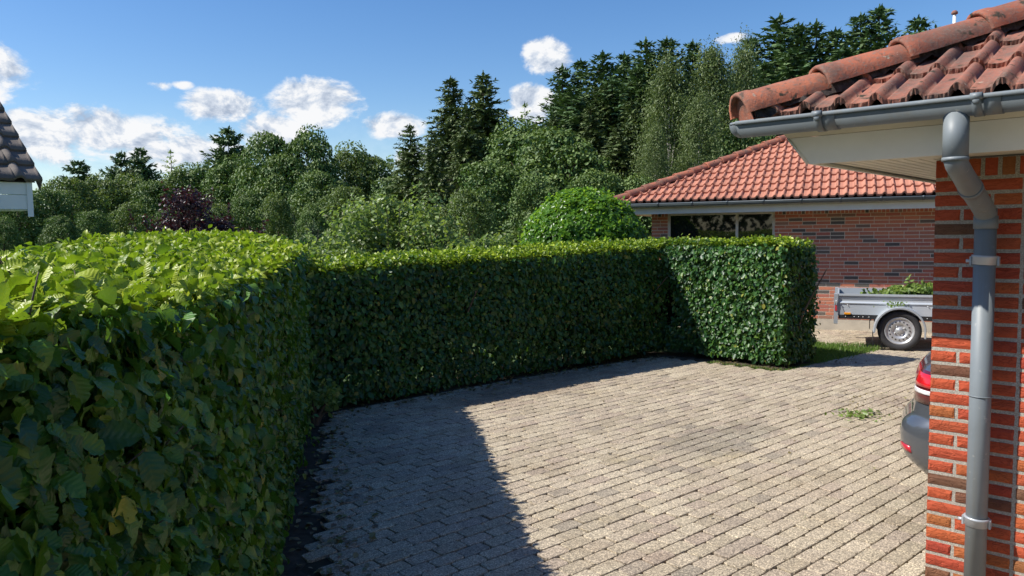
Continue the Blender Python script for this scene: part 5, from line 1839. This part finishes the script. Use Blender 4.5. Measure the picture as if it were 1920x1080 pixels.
db = MB(); db.box((-.5, .70, .40), (2.45, .77, .44)); db.tube([(2.45, .735, .42), (2.62, .735, .44)], .04, 10); db.build('drawbar', M_metal, TR)
# load of clippings
LO = empty('green_clippings', (5.62, 11.1, gz(0, 11.1)), R_(-23.5), 'heap of bright green hedge clippings lying in the trailer', 'clippings')
cs_ = []; rs_ = []
for i in range(34):
    x = random.uniform(-.28, 1.25); y = random.uniform(.25, 1.25)
    z = .72 + .10 * sst(np.array((x + .3) / .5)) + random.gauss(0, .015)
    cs_.append((x, y, float(z))); rs_.append(.13)
P, N_, D, T_ = blob_leaves(cs_, rs_, 130, .06, inner=.8, squash=.6, tint_top=.5, jit=.9)
ex = [P]; en = [N_]; ed = [D]; et = [T_]
mb = MB()
for (x, y, hgt) in ((.20, .8, .26), (.42, .9, .24), (.52, .6, .22), (-.42, .7, .08), (.30, .5, .16), (.9, .8, .2)):
    n = 34
    t_ = rng.random(n)
    b0 = np.array([x, y, .72]); dr = np.array([random.gauss(0, .03), 0, hgt])
    ex.append(b0 + dr * t_[:, None] + rng.normal(0, .022, (n, 3))); en.append(rng.normal(0, 1, (n, 3)) + np.array([0, -.3, .5])); ed.append(rng.normal(0, 1, (n, 3))); et.append(rng.random(n) * .6)
    mb.tube([tuple(b0), tuple(b0 + dr)], [.006, .003], 5)
link('leaves', shrub_mesh('leaves', *[np.concatenate(q) for q in (ex, en, ed, et)], .062, M_cut), LO, kind='stuff')
for i in range(14):
    a = Vector((random.uniform(-.5, .9), random.uniform(.3, 1.1), .72)); mb.tube([a, a + Vector((random.gauss(0, .15), random.gauss(0, .1), random.uniform(.02, .12)))], [.006, .003], 5)
mb.build('twigs', M_bark, LO)
tw_ = empty('leaf_sprig', tuple(Matrix.Translation((5.62, 11.1, gz(0, 11.1))) @ Matrix.Rotation(R_(-23.5), 4, 'Z') @ Vector((.0, TY0 - .08, .652))), 0, 'small green sprig lying on the trailer mudguard', 'sprig')
n = 70
P = np.stack([rng.normal(0, .10, n), rng.normal(0, .03, n), rng.random(n) ** 2 * .07], 1)
link('leaves', scatter_mesh('leaves', LM, P, frames(rng.normal(0, 1, (n, 3)) + np.array([0, -.2, .5]), rng.normal(0, 1, (n, 3))), .032 * rng.uniform(.5, 1.3, n), M_cut, rng.random(n) * .4), tw_, kind='stuff')

# ================================================================== CAR
CR = empty('parked_car', (2.0, 3.62, 0), R_(-41.7), 'grey car whose tail sticks out behind the brick wall corner', 'car')
LEN, WID = 4.25, 1.78
CX0, CY0 = -.52, .90            # tail plane and near side in the house frame
def ring(xr, xf, hw, rc, n=7, crown=.10):
    """rounded plan outline: rear at xr, front at xf, half width hw, corner radius rc; rear and front faces bow outwards"""
    pts = []
    yc = CY0 + WID / 2
    def rear(y): return xr + crown * ((y - yc) / hw) ** 2
    # rear face from left to right side, corners rounded
    for k in range(n + 1):
        a = math.pi + (math.pi / 2) * k / n
        pts.append((xr + crown + rc + rc * math.cos(a) * 1.0, yc - hw + rc + rc * math.sin(a)))
    side_n = 6
    for k in range(1, side_n):
        pts.append((xr + crown + rc + (xf - crown - rc - xr - crown - rc) * k / side_n, yc - hw - .012 * math.sin(math.pi * k / side_n)))
    for k in range(n + 1):
        a = -math.pi / 2 + (math.pi / 2) * k / n
        pts.append((xf - crown - rc + rc * math.cos(a), yc - hw + rc + rc * math.sin(a)))
    for k in range(1, 5):
        t = k / 5; y = yc - hw + rc + (2 * hw - 2 * rc) * t
        pts.append((xf - crown + crown * (1 - (2 * t - 1) ** 2), y))
    for k in range(n + 1):
        a = (math.pi / 2) * k / n
        pts.append((xf - crown - rc + rc * math.cos(a), yc + hw - rc + rc * math.sin(a)))
    for k in range(1, side_n):
        pts.append((xf - crown - rc - (xf - crown - rc - xr - crown - rc) * k / side_n, yc + hw + .012 * math.sin(math.pi * k / side_n)))
    for k in range(n + 1):
        a = math.pi / 2 + (math.pi / 2) * k / n
        pts.append((xr + crown + rc + rc * math.cos(a), yc + hw - rc + rc * math.sin(a)))
    for k in range(1, 5):
        t = k / 5; y = yc + hw - rc - (2 * hw - 2 * rc) * t
        pts.append((xr + crown - crown * (1 - (2 * t - 1) ** 2), y))
    return pts
def loft(levels, cap_top=True, cap_bot=True):
    mb = MB(); V = []; F = []
    n = None
    for (z, xr, xf, hw, rc) in levels:
        r = ring(CX0 + xr, CX0 + LEN - xf, hw, rc)
        n = len(r)
        V += [(x, y, z) for x, y in r]
    for i in range(len(levels) - 1):
        for k in range(n):
            k2 = (k + 1) % n
            F.append((i * n + k, i * n + k2, i * n + n + k2, i * n + n + k))
    mb.add(V, F, True)
    b = len(mb.v) - len(V)
    if cap_bot: mb.f.append(tuple(b + k for k in reversed(range(n)))); mb.mi.append(0); mb.sm.append(False)
    if cap_top: mb.f.append(tuple(b + (len(levels) - 1) * n + k for k in range(n))); mb.mi.append(0); mb.sm.append(False)
    return mb
W2 = WID / 2
body_lv = [(.17, .34, .30, W2 - .06, .22), (.20, .24, .22, W2 - .04, .24), (.27, .11, .08, W2 - .012, .26), (.34, .03, .02, W2 - .004, .27), (.41, .005, .0, W2, .27), (.49, .0, .0, W2, .27), (.545, .010, .01, W2, .27),
           (.570, .028, .03, W2 - .002, .27), (.590, .050, .05, W2 - .004, .27), (.604, .066, .06, W2 - .006, .27), (.62, .072, .07, W2 - .006, .27), (.70, .080, .12, W2 - .008, .27), (.79, .088, .20, W2 - .012, .27), (.86, .105, .32, W2 - .022, .27), (.905, .13, .45, W2 - .042, .26), (.93, .17, .62, W2 - .065, .25)]
body = loft(body_lv).build('body', M_car, CR)
loft([(.932, .24, .75, W2 - .09, .20), (1.05, .38, 1.05, W2 - .13, .22), (1.20, .56, 1.35, W2 - .18, .24), (1.33, .78, 1.65, W2 - .235, .26)], cap_bot=False).build('windows', M_glass, CR)
loft([(1.332, .76, 1.63, W2 - .23, .26), (1.375, .92, 1.80, W2 - .27, .28), (1.405, 1.2, 2.05, W2 - .34, .28)]).build('roof', M_car, CR)
def wrap(z0, z1, k0, k1, off, mat, name, lv=None, nz=4, parent=None):
    """a lens lying on the body surface over the near rear corner, off metres proud"""
    zs = np.linspace(z0, z1, nz)
    def lev(z):
        for a, b in zip(body_lv[:-1], body_lv[1:]):
            if a[0] <= z <= b[0]:
                t = (z - a[0]) / (b[0] - a[0]); return [a[i] + (b[i] - a[i]) * t for i in range(5)]
        return list(body_lv[-1])
    mb = MB(); V = []; F = []
    cols = None
    for o_ in (off, -.01):
        for zi, z in enumerate(zs):
            l = lev(z)
            r = ring(CX0 + l[1] - o_, CX0 + LEN - l[2] + o_, l[3] + o_, l[4])
            n = len(r); ks = [k % n for k in range(k0, k1 + 1)]
            if lv:   # tapering lens: fewer columns towards the bottom
                pass
            V += [(r[k][0], r[k][1], z) for k in ks]; cols = len(ks)
    for i in range(nz - 1):
        for k in range(cols - 1):
            a = i * cols + k
            F.append((a, a + 1, a + cols + 1, a + cols))
    h = nz * cols
    for k in range(cols - 1):
        F.append((k, k + 1, h + k + 1, h + k)); t = (nz - 1) * cols
        F.append((t + k, t + k + 1, h + t + k + 1, h + t + k))
    for i in range(nz - 1):
        F.append((i * cols, (i + 1) * cols, h + (i + 1) * cols, h + i * cols)); e = cols - 1
        F.append((i * cols + e, (i + 1) * cols + e, h + (i + 1) * cols + e, h + i * cols + e))
    mb.add(V, F, True)
    return mb.build(name, mat, parent or CR)
for kk in ((-3, 8), (39, 48)):
    lamp = wrap(.695, .885, kk[0], kk[1], .006, M_darkred, 'tail_light')
    wrap(.792, .868, kk[0] + 1, kk[1], .010, M_red, 'red_lens', parent=lamp)
    wrap(.752, .776, kk[0] + 1, kk[1], .010, M_clear, 'clear_lens', parent=lamp)
wrap(.385, .425, 2, 4, .004, M_redrefl, 'rear_reflector', nz=3)
wrap(.20, .26, 0, 5, .002, M_black, 'lower_trim')
for cx_ in (.92, 3.45):
    for side, s_ in ((CY0 + .09, 1), (CY0 + WID - .09, -1)):
        Mw = Matrix.Translation((CX0 + cx_, side, .315)) @ Matrix.Rotation(R_(90 * s_), 4, 'X')
        wobj = MB().lathe([(.215, -.10), (.30, -.105), (.315, -.08), (.316, .08), (.30, .102), (.225, .100)], Mw, 36).build('wheel', M_tyre, CR)
        mbw = MB(); mbw.lathe([(.226, .098), (.215, .080), (.20, .06), (.06, .075), (0, .08)], Mw, 30); mbw.build('rim', M_rim, wobj)
        MB().lathe([(.30, .060), (.345, .062), (.345, .092), (.30, .090)], Mw, 36).build('wheel_arch', M_black, CR)
